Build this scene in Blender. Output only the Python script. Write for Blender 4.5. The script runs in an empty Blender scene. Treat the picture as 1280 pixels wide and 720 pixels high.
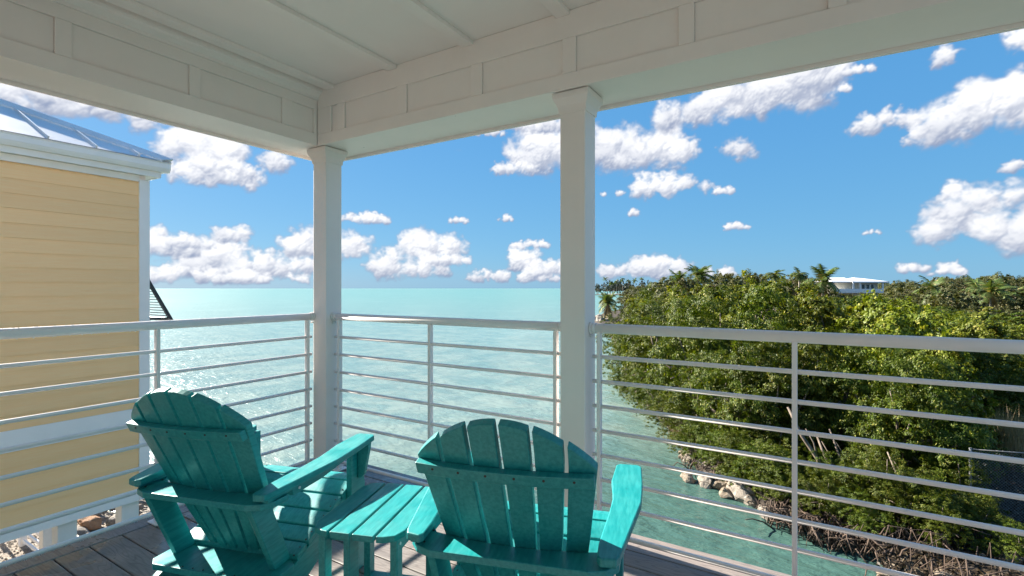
import bpy, math, random
import numpy as np
from mathutils import Vector, Matrix
rad = math.radians
random.seed(7); rng = np.random.default_rng(11)
S = bpy.context.scene; COL = S.collection

# ------------------------------------------------------------------ camera
CAM = Vector((2.949, -2.299, 1.24)); YAW = rad(31.45)
cd = bpy.data.cameras.new('camera'); cam = bpy.data.objects.new('camera', cd); COL.objects.link(cam)
cam.location = CAM; cam.rotation_euler = (rad(90), 0, YAW)
cd.sensor_width = 36.0; cd.lens = 36.0 * 625 / 1280; cd.clip_start = .05; cd.clip_end = 20000
S.camera = cam
RT = Vector((math.cos(YAW), math.sin(YAW), 0)); FW = Vector((-math.sin(YAW), math.cos(YAW), 0))
def at(px, D):                      # ground position at depth D along the bearing of a photo column
    p = CAM + D * (RT * (px - 640) / 625 + FW); return p.x, p.y
def azel(px, py):
    d = RT * (px - 640) / 625 + FW + Vector((0, 0, 1)) * (360 - py) / 625
    d.normalize(); return math.atan2(d.x, d.y), math.asin(d.z)

# ------------------------------------------------------------------ world, sun, exposure
SUN_EL = rad(29.3); SUN_D = rad(3)     # from -X, a little to the sea side
sdir = Vector((-math.cos(SUN_EL) * math.cos(SUN_D), math.cos(SUN_EL) * math.sin(SUN_D), math.sin(SUN_EL)))
sd = bpy.data.lights.new('sun', 'SUN'); sd.energy = 5.0; sd.angle = rad(.53); sd.color = (1, .93, .82)
so = bpy.data.objects.new('sun', sd); COL.objects.link(so)
so.rotation_euler = sdir.to_track_quat('Z', 'Y').to_euler()
S.view_settings.view_transform = 'Standard'; S.view_settings.look = 'None'
S.view_settings.exposure = 1.95; S.view_settings.gamma = 1.0
SKYK = .10
S.cycles.max_bounces = 8; S.cycles.diffuse_bounces = 4; S.cycles.glossy_bounces = 3; S.cycles.transmission_bounces = 4; S.cycles.transparent_max_bounces = 4

class NT:
    """tiny node-graph helper"""
    def __init__(s, tree): s.t = tree; s.n = tree.nodes; s.l = tree.links
    def new(s, typ, **kw):
        n = s.n.new(typ)
        for k, v in kw.items():
            if k.startswith('i_'):
                key = k[2:]; key = int(key) if key.isdigit() else key.replace('_', ' ')
                s.set(n.inputs[key], v)
            else: setattr(n, k, v)
        return n
    def set(s, inp, v):
        if isinstance(v, bpy.types.NodeSocket): s.l.new(v, inp)
        elif v is not None:
            try: inp.default_value = v
            except Exception: inp.default_value = (*v, 1) if len(v) == 3 else v
    def m(s, op, a, b=None, c=None, clamp=False):
        n = s.n.new('ShaderNodeMath'); n.operation = op; n.use_clamp = clamp
        for i, v in enumerate((a, b, c)):
            if v is not None: s.set(n.inputs[i], v)
        return n.outputs[0]
    def vm(s, op, a, b=None, c=None):
        n = s.n.new('ShaderNodeVectorMath'); n.operation = op
        for i, v in enumerate((a, b, c)):
            if v is not None: s.set(n.inputs[i], v)
        return n.outputs['Value'] if op in ('LENGTH', 'DOT_PRODUCT', 'DISTANCE') else n.outputs[0]
    def mix(s, f, a, b, bt='MIX'):
        n = s.n.new('ShaderNodeMix'); n.data_type = 'RGBA'; n.blend_type = bt
        s.set(n.inputs[0], f)
        for i, v in ((6, a), (7, b)):
            s.set(n.inputs[i], (*v, 1) if isinstance(v, (tuple, list)) and len(v) == 3 else v)
        return n.outputs[2]
    def ramp(s, f, stops, interp='LINEAR'):
        n = s.n.new('ShaderNodeValToRGB'); s.set(n.inputs[0], f); e = n.color_ramp.elements
        n.color_ramp.interpolation = interp
        while len(e) < len(stops): e.new(1)
        for k, (p, c) in enumerate(stops):
            e[k].position = p; e[k].color = (c, c, c, 1) if isinstance(c, (int, float)) else (*c, 1)
        return n.outputs[0]
    def noise(s, vec, scale, detail=4, rough=.5, dist=0, out=0):
        n = s.n.new('ShaderNodeTexNoise')
        if vec is not None: s.set(n.inputs['Vector'], vec)
        n.inputs['Scale'].default_value = scale; n.inputs['Detail'].default_value = detail
        n.inputs['Roughness'].default_value = rough; n.inputs['Distortion'].default_value = dist
        return n.outputs[out]
    def maprange(s, v, a, b, c=0., d=1., smooth=True):
        n = s.n.new('ShaderNodeMapRange'); n.interpolation_type = 'SMOOTHSTEP' if smooth else 'LINEAR'
        for i, x in enumerate((v, a, b, c, d)): s.set(n.inputs[i], x)
        return n.outputs[0]

CLOUDS = [  # cumulus seen in the photograph: column, row, half width, half height
 (12,118,44,22),(125,143,95,27),(252,188,56,27),(305,198,48,20),(90,128,50,20),
 (225,330,50,24),(280,328,46,24),(298,296,20,13),(345,336,55,19),(378,310,24,20),(245,347,80,12),(330,350,60,9),
 (434,315,28,21),(455,275,34,8),(516,308,28,17),(551,312,30,21),(506,337,50,20),(562,328,26,9),(573,277,11,5),
 (631,274,8,5),(663,308,24,6),(650,330,30,14),(642,347,52,9),(690,340,22,12),
 (700,195,74,33),(640,213,28,9),(775,190,66,33),(850,192,72,20),(680,158,42,12),(600,166,26,7),
 (832,238,54,16),(902,240,13,6),(768,243,15,5),(793,268,7,5),(915,285,21,5),(788,341,34,14),(824,336,30,15),(896,343,26,9),
 (925,135,112,30),(965,115,80,34),(1018,98,34,24),(1070,90,21,6),(1056,112,10,7),
 (1200,70,36,15),(1105,157,40,15),(1150,174,26,12),(1225,152,78,34),(1260,132,44,34),(1272,55,18,20),(1200,292,56,24),
 (1192,248,18,16),(1235,262,52,30),(1268,298,50,34),(1272,211,13,9),(1160,336,36,9),(1185,341,22,6),(1090,291,9,4)]
W = bpy.data.worlds.new('World'); S.world = W; W.use_nodes = True
W.cycles.sampling_method = 'MANUAL'; W.cycles.sample_map_resolution = 256
g = NT(W.node_tree); g.n.clear()
def build_sky(CLOUDS, azel, ppd=12.0, el0=-1.0, el1=44.0):
    """clouds as seen from the deck: image over azimuth (full turn) x elevation; returns alpha and light"""
    W = int(360 * ppd); H = int((el1 - el0) * ppd); r = np.random.default_rng(9)
    def vnoise(x, y, seed):
        q = np.random.default_rng(seed); G = q.random((256, 256)).astype(np.float32)
        xi = np.floor(x).astype(np.int32); yi = np.floor(y).astype(np.int32); fx = (x - xi); fy = (y - yi)
        fx = fx * fx * (3 - 2 * fx); fy = fy * fy * (3 - 2 * fy); a = xi & 255; b = (xi + 1) & 255; c = yi & 255; d = (yi + 1) & 255
        return (G[c, a] * (1 - fx) + G[c, b] * fx) * (1 - fy) + (G[d, a] * (1 - fx) + G[d, b] * fx) * fy
    def fbm(x, y, o, s, ro=.5):
        t = 0; am = 1; n = 0
        for k in range(o): t = t + am * vnoise(x * 2 ** k + 17.3 * k, y * 2 ** k + 9.1 * k, s + k); n += am; am *= ro
        return t / n - .5
    A = np.zeros((H, W), np.float32); L = np.zeros((H, W), np.float32)
    groups = list(CLOUDS)
    def todeg(px, py):
        a, e = azel(px, py); return math.degrees(a), math.degrees(e)
    items = []
    for (px, py, rx, ry) in groups:
        a, e = todeg(px, py); a1, _ = todeg(px - rx, py); a2, _ = todeg(px + rx, py); _, e1 = todeg(px, py - ry)
        items.append((a, e, abs(a2 - a1) / 2, abs(e1 - e)))
    for k in range(42):
        a = r.uniform(48, 300); e = 2 + 34 * r.random() ** 1.4; s = r.uniform(.6, 1) * (.8 + e * .14); items.append((a if a < 180 else a - 360, e, s * 2.4, s))
        for j in range(3): items.append((items[-1][0] + r.normal() * s * 1.2, e + r.random() * s * .6, s * r.uniform(.8, 1.5), s * r.uniform(.5, .9)))
    for (a, e, ra, re) in items:
        ra *= 1.22; re *= 1.34; m = 1.9; x0 = (a + 180 - ra * m) * ppd; x1 = (a + 180 + ra * m) * ppd; y0 = (e - el0 - re * 2.2) * ppd; y1 = (e - el0 + re * 2.2) * ppd
        x0, x1, y0, y1 = int(max(0, x0)), int(min(W, x1)), int(max(0, y0)), int(min(H, y1))
        if x1 - x0 < 3 or y1 - y0 < 3: continue
        X, Y = np.meshgrid(np.arange(x0, x1, dtype=np.float32), np.arange(y0, y1, dtype=np.float32))
        U = (X / ppd - 180); V = (Y / ppd + el0); sc = max(re, .35)
        sd = int(r.integers(1, 9999))
        wx = fbm(U / sc * 1.3 + 50, V / sc * 1.6 + 50, 6, sd, .58); wy = fbm(U / sc * 1.3 + 90, V / sc * 1.6 + 20, 6, sd + 40, .58)
        U2 = U + wx * sc * .95; V2 = V + wy * sc * .8
        Hh = np.full(X.shape, -1., np.float32)
        # big lobes along a flat base, small billows riding on them
        lobes = []
        nb = max(4, int(ra / re * 3.6))
        for k in range(nb):
            t = r.uniform(-.88, .88); top = math.sqrt(max(.05, 1 - t * t)); rr = re * r.uniform(.5, .84) * (.5 + .5 * top)
            lobes.append((a + t * ra, e - re * .62 + rr * .9 + r.random() * max(0, (2 * re * top * .72 - rr * 1.5)), rr))
        for (lx, ly, lr) in list(lobes):
            for j in range(9):
                th = r.uniform(-.5, 3.64); q = lr * r.uniform(.24, .46); lobes.append((lx + math.cos(th) * lr * .85, ly + math.sin(th) * lr * .85, q))
        for (lx, ly, lr) in lobes:
            base = 0.
            d2 = ((U2 - lx) / lr) ** 2 + ((V2 - ly) / (lr * .92)) ** 2
            h = np.where(d2 < 1.6, (1 - d2) * lr * .9, -1.)
            Hh = np.maximum(Hh, h)
        fl = e - re * (.60) + wy * sc * .35
        edge = np.clip((V - fl) / (re * .28), -1, 1)           # flat, ragged base
        Hh2 = np.minimum(Hh, re * .5 * (edge + .35) + 0 * Hh)
        det = fbm(U / sc * 5, V / sc * 5, 5, sd + 80, .6)
        wisp = fbm(U / sc * 2.2 + 31, V / sc * 3.4 + 12, 6, sd + 160, .62)
        al = np.clip((Hh2 / sc + .15 + det * .30 + wisp * .55) / .58, 0, 1); al = al * al * (3 - 2 * al)
        # light from the left and above
        Hs = Hh + det * sc * .05; gy, gx = np.gradient(Hs * ppd); nl = 1 / np.sqrt(gx ** 2 + gy ** 2 + .45)
        lam = (-gx * -.52 + gy * -.0 + 0) * 0 + ((gx * .50) + (-gy * .62) + .62) * nl      # gx>0 rises to the right: faces left
        vert = np.clip((V - (e - re * .6)) / (re * 1.15), 0, 1)
        soft = fbm(U / sc * 1.1 + 7, V / sc * 1.5 + 3, 4, sd + 120, .5)
        li = np.clip(.34 * np.clip(lam, -.3, 1.1) + .70 * vert ** .75 + .0 + det * .08 + soft * .62, 0, 1)
        sub = (slice(y0, y1), slice(x0, x1)); a_old = A[sub]; 
        L[sub] = L[sub] * (1 - al) + li * al; A[sub] = a_old + al * (1 - a_old)
    return A, L

PPD = 12.0; EL0, EL1 = -1.0, 44.0
A_, L_ = build_sky(CLOUDS, azel, PPD, EL0, EL1)
px4 = np.zeros((*A_.shape, 4), np.float32); px4[..., 0] = A_; px4[..., 1] = L_; px4[..., 3] = 1
cim = bpy.data.images.new('cumulus', A_.shape[1], A_.shape[0], float_buffer=True, is_data=True); cim.pixels.foreach_set(px4.ravel()); cim.update(); cim.pack()
tc = g.new('ShaderNodeTexCoord'); dirv = g.vm('NORMALIZE', tc.outputs['Generated'])
sky = g.new('ShaderNodeTexSky', sky_type='NISHITA', sun_disc=False, sun_elevation=SUN_EL,
            sun_rotation=rad(270) + SUN_D, altitude=5, air_density=1.0, dust_density=.3, ozone_density=3.0)
sz = g.new('ShaderNodeSeparateXYZ'); g.set(sz.inputs[0], dirv)
az_ = g.m('ARCTAN2', sz.outputs[0], sz.outputs[1]); el_ = g.m('ARCSINE', sz.outputs[2])
uu = g.m('DIVIDE', g.m('ADD', az_, math.pi), 2 * math.pi); vv = g.m('DIVIDE', g.m('SUBTRACT', el_, rad(EL0)), rad(EL1 - EL0))
cv = g.new('ShaderNodeCombineXYZ'); g.set(cv.inputs[0], uu); g.set(cv.inputs[1], vv)
it = g.new('ShaderNodeTexImage', image=cim, extension='CLIP', interpolation='Cubic'); g.set(it.inputs['Vector'], cv.outputs[0])
cs = g.new('ShaderNodeSeparateColor'); g.set(cs.inputs[0], it.outputs['Color'])
grad = g.ramp(g.m('MULTIPLY', sz.outputs[2], 1.5, clamp=True), [(0, (.34, 1.06, 1.74)), (.10, (.31, 1.04, 1.80)), (.40, (.245, .92, 1.82)), (1, (.16, .74, 1.75))])
skyc = g.mix(.93, sky.outputs[0], grad)
ccol = g.mix(cs.outputs[1], (.84, 1.0, 1.42), (2.85, 2.85, 2.9))
outc = g.mix(g.m('MULTIPLY', cs.outputs[0], .97), skyc, ccol)
bg = g.new('ShaderNodeBackground', i_Color=outc, i_Strength=SKYK)
wo = g.new('ShaderNodeOutputWorld'); g.l.new(bg.outputs[0], wo.inputs[0])

# ------------------------------------------------------------------ mesh helpers
class MB:
    def __init__(s): s.v = []; s.f = []; s.sm = []
    def add(s, vs, fs, smooth=False):
        o = len(s.v); s.v += [tuple(x) for x in vs]; s.f += [tuple(i + o for i in f) for f in fs]; s.sm += [smooth] * len(fs); return s
    def box(s, x0, x1, y0, y1, z0, z1, M=None):
        vs = [Vector((x, y, z)) for z in (z0, z1) for y in (y0, y1) for x in (x0, x1)]
        if M: vs = [M @ p for p in vs]
        return s.add(vs, [(0, 2, 3, 1), (4, 5, 7, 6), (0, 1, 5, 4), (2, 6, 7, 3), (0, 4, 6, 2), (1, 3, 7, 5)])
    def prism(s, pts, axis, a, b):      # closed outline (2-D), extruded along axis between a and b
        n = len(pts)
        def P(p, t):
            return {'x': (t, p[0], p[1]), 'y': (p[0], t, p[1]), 'z': (p[0], p[1], t)}[axis]
        vs = [P(p, a) for p in pts] + [P(p, b) for p in pts]
        return s.add(vs, [tuple(range(n)), tuple(range(2 * n - 1, n - 1, -1))] + [(i, i + n, (i + 1) % n + n, (i + 1) % n) for i in range(n)])
    def tube(s, pts, rs, n=8, cap=True):
        pts = [Vector(p) for p in pts]
        if not hasattr(rs, '__len__'): rs = [rs] * len(pts)
        o = len(s.v); up = Vector((0, 0, 1)); last = None
        for i, p in enumerate(pts):
            d = (pts[min(i + 1, len(pts) - 1)] - pts[max(i - 1, 0)]).normalized()
            a = last if last is not None else (up if abs(d.z) < .9 else Vector((1, 0, 0)))
            u = d.cross(a).normalized(); w = u.cross(d).normalized(); last = w
            for k in range(n):
                t = 2 * math.pi * k / n; s.v.append(tuple(p + rs[i] * (math.cos(t) * u + math.sin(t) * w)))
        for i in range(len(pts) - 1):
            for k in range(n):
                a = o + i * n + k; b = o + i * n + (k + 1) % n; s.f.append((a, b, b + n, a + n)); s.sm.append(True)
        if cap:
            s.f.append(tuple(o + k for k in range(n - 1, -1, -1))); s.f.append(tuple(o + (len(pts) - 1) * n + k for k in range(n))); s.sm += [False, False]
        return s
    def mesh(s, name, mat, org=(0, 0, 0)):
        me = bpy.data.meshes.new(name); ox, oy, oz = org
        me.from_pydata([(x - ox, y - oy, z - oz) for x, y, z in s.v], [], s.f)
        me.polygons.foreach_set('use_smooth', s.sm); me.materials.append(mat); me.update(); return me
    def build(s, name, mat, parent=None, bevel=0, seg=2, org=None, **props):
        """vertices are in world space; a parent that is moved but not turned is subtracted"""
        if org is None: org = wloc(parent)
        o = bpy.data.objects.new(name, s.mesh(name, mat, org)); COL.objects.link(o)
        if parent: o.parent = parent
        if bevel:
            b = o.modifiers.new('bevel', 'BEVEL'); b.width = bevel; b.segments = seg; b.limit_method = 'ANGLE'; b.angle_limit = rad(40); b.harden_normals = False
        for k, v_ in props.items(): o[k] = v_
        return o
def wloc(o):
    p = Vector((0, 0, 0))
    while o is not None: p += o.location; o = o.parent
    return tuple(p)
def thing(name, label, cat, loc=(0, 0, 0), rz=0, group=None):
    o = bpy.data.objects.new(name, None); COL.objects.link(o); o.location = loc; o.rotation_euler = (0, 0, rz)
    o.empty_display_size = .1; tag(o, label, cat, group); return o
def tag(o, label, cat, group=None, kind=None):
    if label: o['label'] = label
    if cat: o['category'] = cat
    if group: o['group'] = group
    if kind: o['kind'] = kind
    return o
def dup(root, loc, rz=0, sc=1, label=None, group=None):
    r = root.copy(); COL.objects.link(r); r.location = loc; r.rotation_euler = (0, 0, rz)
    r.scale = (sc, sc, sc) if not hasattr(sc, '__len__') else sc
    if label: r['label'] = label
    if group: r['group'] = group
    for ch in list(root.children):
        c = ch.copy(); COL.objects.link(c); c.parent = r
        for g2 in ch.children:
            d = g2.copy(); COL.objects.link(d); d.parent = c
    return r
def np_mesh(name, V, F, mat, smooth=False):
    me = bpy.data.meshes.new(name); k = F.shape[1]
    me.vertices.add(len(V)); me.vertices.foreach_set('co', V.astype(np.float32).ravel())
    me.loops.add(F.size); me.loops.foreach_set('vertex_index', F.astype(np.int32).ravel())
    me.polygons.add(len(F)); me.polygons.foreach_set('loop_start', np.arange(0, F.size, k, dtype=np.int32))
    me.polygons.foreach_set('use_smooth', np.full(len(F), smooth)); me.materials.append(mat); me.update(); me.validate(); return me

# ------------------------------------------------------------------ materials
def mat(name):
    m = bpy.data.materials.new(name); m.use_nodes = True; q = NT(m.node_tree)
    b = q.n['Principled BSDF']; return m, q, b
def objco(q): return q.new('ShaderNodeTexCoord').outputs['Object']
def bump(q, b, hgt, strength, dist=.01):
    n = q.new('ShaderNodeBump', i_Strength=strength, i_Distance=dist, i_Height=hgt); q.l.new(n.outputs[0], b.inputs['Normal'])
def paint(name, c, rough=.5, var=.04, sc=3., bs=.05, bsc=60., dirt=None, specks=0):
    m, q, b = mat(name); co = objco(q)
    n = q.noise(co, sc, 6, .6); k = q.maprange(n, .3, .7, 1 - var, 1 + var)
    cc = q.mix(1., (*c,), q.new('ShaderNodeCombineColor', i_0=k, i_1=k, i_2=k).outputs[0], 'MULTIPLY')
    if dirt:
        n2 = q.noise(co, 1.7, 8, .7, .4); cc = q.mix(q.maprange(n2, .56, .8, 0, dirt), cc, (c[0] * .62, c[1] * .58, c[2] * .5))
    if specks:
        vo = q.new('ShaderNodeTexVoronoi', i_Vector=co, i_Scale=specks); vc = q.new('ShaderNodeSeparateColor', i_0=vo.outputs['Color'])
        k2 = q.m('MULTIPLY', q.m('LESS_THAN', vo.outputs['Distance'], .028), q.m('GREATER_THAN', vc.outputs[0], .55)); cc = q.mix(q.m('MULTIPLY', k2, .6), cc, (.16, .14, .12))
    q.set(b.inputs['Base Color'], cc); b.inputs['Roughness'].default_value = rough
    bump(q, b, q.noise(co, bsc, 5, .6), bs, .004); return m
M = {}
M['white'] = paint('white_paint', (.90, .80, .75), .45, .02, 2.5, .06, 90, .14, 5.5)
M['ceiling'] = paint('ceiling_paint', (.90, .805, .755), .6, .02, 1.2, .05, 120, .10, 4.5)
M['trim'] = paint('white_trim_paint', (.86, .82, .77), .5, .03, 2., .05, 60, .12)
M['rail'] = paint('powder_coated_metal', (.88, .815, .785), .38, .03, 8, .03, 200, .1)
M['seal'] = paint('screw_metal', (.015, .015, .015), .4, .02)
M['gutter'] = paint('gutter_paint', (.82, .80, .76), .35, .03, 2, .02, 30, .15)
M['dark'] = paint('dark_bronze_paint', (.035, .04, .045), .45, .05)
M['pile'] = paint('painted_concrete_pile', (.74, .71, .66), .7, .06, 3, .2, 40, .3)
# teal plastic lumber
m, q, b = mat('teal_plastic_lumber'); co = objco(q)
mp = q.new('ShaderNodeMapping', i_Scale=(60, 8, 60)); q.set(mp.inputs[0], co)
n = q.noise(mp.outputs[0], 1.6, 5, .6); n2 = q.noise(co, 6, 4)
c = q.mix(q.maprange(n, .3, .7), (.002, .215, .222), (.022, .295, .30)); c = q.mix(q.maprange(n2, .6, .8, 0, .25), c, (.045, .31, .30))
q.set(b.inputs['Base Color'], c); b.inputs['Roughness'].default_value = .36; b.inputs['Specular IOR Level'].default_value = .5
q.set(b.inputs['Roughness'], q.maprange(q.noise(co, 14, 3), .3, .7, .34, .52)); bump(q, b, n, .12, .003); M['teal'] = m
# yellow lap siding
m, q, b = mat('yellow_siding_paint'); co = objco(q); inf = q.new('ShaderNodeObjectInfo')
off = q.vm('SCALE', q.new('ShaderNodeCombineXYZ', i_0=inf.outputs['Random'], i_1=inf.outputs['Random'], i_2=0.).outputs[0]); off.node.inputs['Scale'].default_value = 37
mp = q.new('ShaderNodeMapping', i_Scale=(20, 2.2, 40)); q.set(mp.inputs[0], q.vm('ADD', co, off))
n = q.noise(mp.outputs[0], 2, 6, .65); k = q.maprange(inf.outputs['Random'], 0, 1, .96, 1.03)
c = q.mix(q.maprange(n, .3, .75), (.97, .585, .27), (.97, .63, .31))
c = q.mix(1., c, q.new('ShaderNodeCombineColor', i_0=k, i_1=k, i_2=k).outputs[0], 'MULTIPLY')
q.set(b.inputs['Base Color'], c); b.inputs['Roughness'].default_value = .55; bump(q, b, n, .25, .003); M['yellow'] = m
# composite decking
m, q, b = mat('composite_decking'); co = objco(q); inf = q.new('ShaderNodeObjectInfo')
r_ = inf.outputs['Random']; cxx = q.new('ShaderNodeCombineXYZ', i_0=q.m('MULTIPLY', r_, 53.), i_1=q.m('MULTIPLY', r_, 17.), i_2=0.)
pc = q.vm('ADD', co, cxx.outputs[0])
mp = q.new('ShaderNodeMapping', i_Scale=(1.6, 9.5, 1)); q.set(mp.inputs[0], pc)
nn = q.noise(mp.outputs[0], .9, 2, .5); rings = q.m('FRACT', q.m('MULTIPLY', nn, 17.))
rg = q.m('ABSOLUTE', q.m('SUBTRACT', rings, .5)); rg = q.maprange(rg, .0, .22, 1., 0.)
mp2 = q.new('ShaderNodeMapping', i_Scale=(6, 150, 1)); q.set(mp2.inputs[0], pc); gr = q.noise(mp2.outputs[0], 1, 4, .7)
big = q.noise(pc, 1.3, 4, .6)
c = q.mix(q.maprange(gr, .3, .7), (.155, .137, .127), (.24, .212, .195)); c = q.mix(q.maprange(big, .35, .7, 0, .5), c, (.27, .205, .17))
c = q.mix(q.m('MULTIPLY', rg, .5), c, (.11, .092, .085)); q.set(b.inputs['Base Color'], c)
gp = q.new('ShaderNodeNewGeometry').outputs['Position']
wet = q.maprange(q.noise(gp, 2.3, 5, .6, .3), .40, .60); sxx = q.new('ShaderNodeSeparateXYZ'); q.set(sxx.inputs[0], gp)
wetx = q.maprange(sxx.outputs[0], .6, 1.6, 1., 0.); wet = q.m('MULTIPLY', wet, wetx)
q.set(b.inputs['Roughness'], q.m('SUBTRACT', .55, q.m('MULTIPLY', wet, .40))); 
bump(q, b, q.m('ADD', q.m('MULTIPLY', rg, -.6), gr), q.m('SUBTRACT', .4, q.m('MULTIPLY', wet, .25)), .002); M['deck'] = m
# metal roof
m, q, b = mat('standing_seam_metal'); b.inputs['Metallic'].default_value = .1; co = objco(q)
q.set(b.inputs['Base Color'], q.mix(q.maprange(q.noise(co, 2, 4), .3, .7), (.66, .64, .63), (.76, .74, .73))); b.inputs['Roughness'].default_value = .5; b.inputs['Specular IOR Level'].default_value = .25
bump(q, b, q.noise(co, 1.5, 3), .15, .02); M['roof'] = m
# rock
def rock(name, a, b_, c_):
    m, q, b = mat(name); co = objco(q); inf = q.new('ShaderNodeObjectInfo')
    pc = q.vm('ADD', co, inf.outputs['Location']); n = q.noise(pc, 2.2, 8, .65); n2 = q.noise(pc, 7, 6, .7)
    c = q.mix(q.maprange(n, .35, .65), a, b_); c = q.mix(q.maprange(n2, .55, .75, 0, .8), c, c_)
    q.set(b.inputs['Base Color'], c); b.inputs['Roughness'].default_value = .85; bump(q, b, q.m('ADD', n2, q.noise(pc, 25, 5, .7)), .8, .05); return m
M['rock'] = rock('limestone_rock', (.22, .18, .14), (.38, .33, .27), (.10, .07, .05))
M['rust_rock'] = rock('rusty_limestone_rock', (.34, .17, .08), (.45, .25, .13), (.18, .10, .06))
M['wet_rock'] = rock('weedy_rock', (.20, .15, .10), (.34, .28, .21), (.07, .05, .03))
# gravel / soil
def soil(name, a, b_, sc):
    m, q, b = mat(name); gp = q.new('ShaderNodeNewGeometry').outputs['Position']
    vo = q.new('ShaderNodeTexVoronoi', i_Vector=gp, i_Scale=sc); n = q.noise(gp, .8, 6, .6)
    k = q.new('ShaderNodeSeparateXYZ', i_0=vo.outputs['Color'])
    c = q.mix(k.outputs[0], a, b_); c = q.mix(q.maprange(n, .5, .7, 0, .5), c, tuple(x * .5 for x in a)); q.set(b.inputs['Base Color'], c)
    b.inputs['Roughness'].default_value = .9; bump(q, b, q.m('ADD', q.noise(gp, sc * .6, 8, .75), q.m('MULTIPLY', vo.outputs['Distance'], -.25)), .9, .10); return m
M['gravel'] = soil('crushed_coral_gravel', (.26, .21, .16), (.40, .34, .27), 12)
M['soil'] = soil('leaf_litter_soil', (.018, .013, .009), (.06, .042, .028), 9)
M['sand'] = soil('pale_shore_sand', (.36, .32, .25), (.48, .43, .35), 5)
# bark
def bark(name, a, b_):
    m, q, b = mat(name); co = objco(q); mp = q.new('ShaderNodeMapping', i_Scale=(1, 1, .25)); q.set(mp.inputs[0], co)
    n = q.noise(mp.outputs[0], 9, 6, .7); q.set(b.inputs['Base Color'], q.mix(q.maprange(n, .3, .7), a, b_))
    b.inputs['Roughness'].default_value = .9; bump(q, b, n, .7, .03); return m
M['bark'] = bark('mangrove_bark', (.10, .075, .055), (.24, .19, .145))
M['root'] = bark('prop_root_bark', (.035, .023, .016), (.125, .082, .056))
M['palm_bark'] = bark('palm_bark', (.22, .19, .15), (.36, .32, .26))
# leaves
def leaf(name, dark, light, odd, oddp=.12, trans=.26):
    m, q, b = mat(name); geo = q.new('ShaderNodeNewGeometry'); rp = geo.outputs['Random Per Island']; inf = q.new('ShaderNodeObjectInfo')
    n = q.noise(q.vm('ADD', objco(q), inf.outputs['Location']), .55, 3, .6)
    k = q.m('ADD', q.m('MULTIPLY', rp, .55), q.maprange(n, .3, .7, 0, .45))
    c = q.mix(k, dark, light); wn_ = q.new('ShaderNodeTexWhiteNoise', noise_dimensions='1D', i_W=q.m('MULTIPLY', rp, 91.))
    c = q.mix(q.m('MULTIPLY', q.m('GREATER_THAN', wn_.outputs[0], 1 - oddp), .85), c, odd)
    hs = q.new('ShaderNodeHueSaturation', i_Hue=q.maprange(inf.outputs['Random'], 0, 1, .488, .512, False), i_Value=q.maprange(inf.outputs['Random'], 0, 1, .82, 1.15, False), i_Color=c)
    c = hs.outputs[0]; q.set(b.inputs['Base Color'], c); b.inputs['Roughness'].default_value = .5; b.inputs['Specular IOR Level'].default_value = .22
    tr = q.new('ShaderNodeBsdfTranslucent', i_Color=q.mix(1., c, (1.5, 1.5, .55), 'MULTIPLY'))
    mx = q.new('ShaderNodeMixShader', i_0=trans); q.l.new(b.outputs[0], mx.inputs[1]); q.l.new(tr.outputs[0], mx.inputs[2])
    q.l.new(mx.outputs[0], q.n['Material Output'].inputs[0]); return m
M['leaf'] = leaf('mangrove_leaf', (.018, .038, .003), (.118, .152, .010), (.25, .23, .04), .08)
M['leaf_bright'] = leaf('sea_grape_leaf', (.050, .075, .005), (.205, .225, .018), (.33, .29, .055), .10)
M['leaf_dull'] = leaf('far_wood_leaf', (.040, .052, .016), (.115, .122, .040), (.19, .155, .07), .16, .25)
M['leaf_far'] = leaf('island_leaf', (.05, .07, .055), (.09, .11, .085), (.15, .13, .10), .1, .1)
M['frond'] = leaf('palm_frond', (.04, .07, .018), (.12, .16, .04), (.25, .20, .08), .12, .25)
M['frond_dry'] = leaf('dry_palm_frond', (.20, .14, .08), (.34, .25, .15), (.4, .3, .2), .2, .2)
# far house
M['far_wall'] = paint('far_house_wall', (.60, .56, .46), .7, .05)
M['far_roof'] = paint('far_house_roof', (.72, .72, .74), .5, .04)
M['far_white'] = paint('far_house_trim', (.80, .80, .80), .6, .02)
M['glass'] = paint('dark_window_glass', (.03, .04, .05), .12, .02)
M['timber'] = paint('bleached_timber', (.66, .58, .46), .8, .08, 6, .3, 30)
M['wire'] = paint('galvanised_wire', (.17, .17, .165), .5, .04)
# water
m, q, b = mat('sea_water'); gp = q.new('ShaderNodeNewGeometry').outputs['Position']
dd = q.vm('DISTANCE', gp, (3, -2, -6)); far = q.maprange(q.m('LOGARITHM', dd, 10.), 1.25, 2.9)
n = q.noise(gp, .05, 4, .55); n2 = q.noise(gp, .35, 4, .6, .5)
near = q.mix(q.maprange(n2, .35, .65), (.135, .215, .20), (.225, .285, .245))
c = q.mix(far, near, (.115, .255, .235)); c = q.mix(q.maprange(n, .5, .75, 0, .35), c, (.24, .36, .33))
sx_ = q.new('ShaderNodeSeparateXYZ'); q.set(sx_.inputs[0], gp)
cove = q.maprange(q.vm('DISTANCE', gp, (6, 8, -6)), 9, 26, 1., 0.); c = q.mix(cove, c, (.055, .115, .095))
q.set(b.inputs['Base Color'], c); b.inputs['IOR'].default_value = 1.33
q.set(b.inputs['Roughness'], q.maprange(far, 0, 1, .20, .36))
mp = q.new('ShaderNodeMapping', i_Scale=(.6, 1.5, 1), i_Rotation=(0, 0, rad(24))); q.set(mp.inputs[0], gp)
w1 = q.noise(mp.outputs[0], .55, 4, .55, .4); w2_ = q.noise(mp.outputs[0], 2.2, 4, .6, .3); w3 = q.noise(mp.outputs[0], .12, 3, .5, .2)
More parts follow.
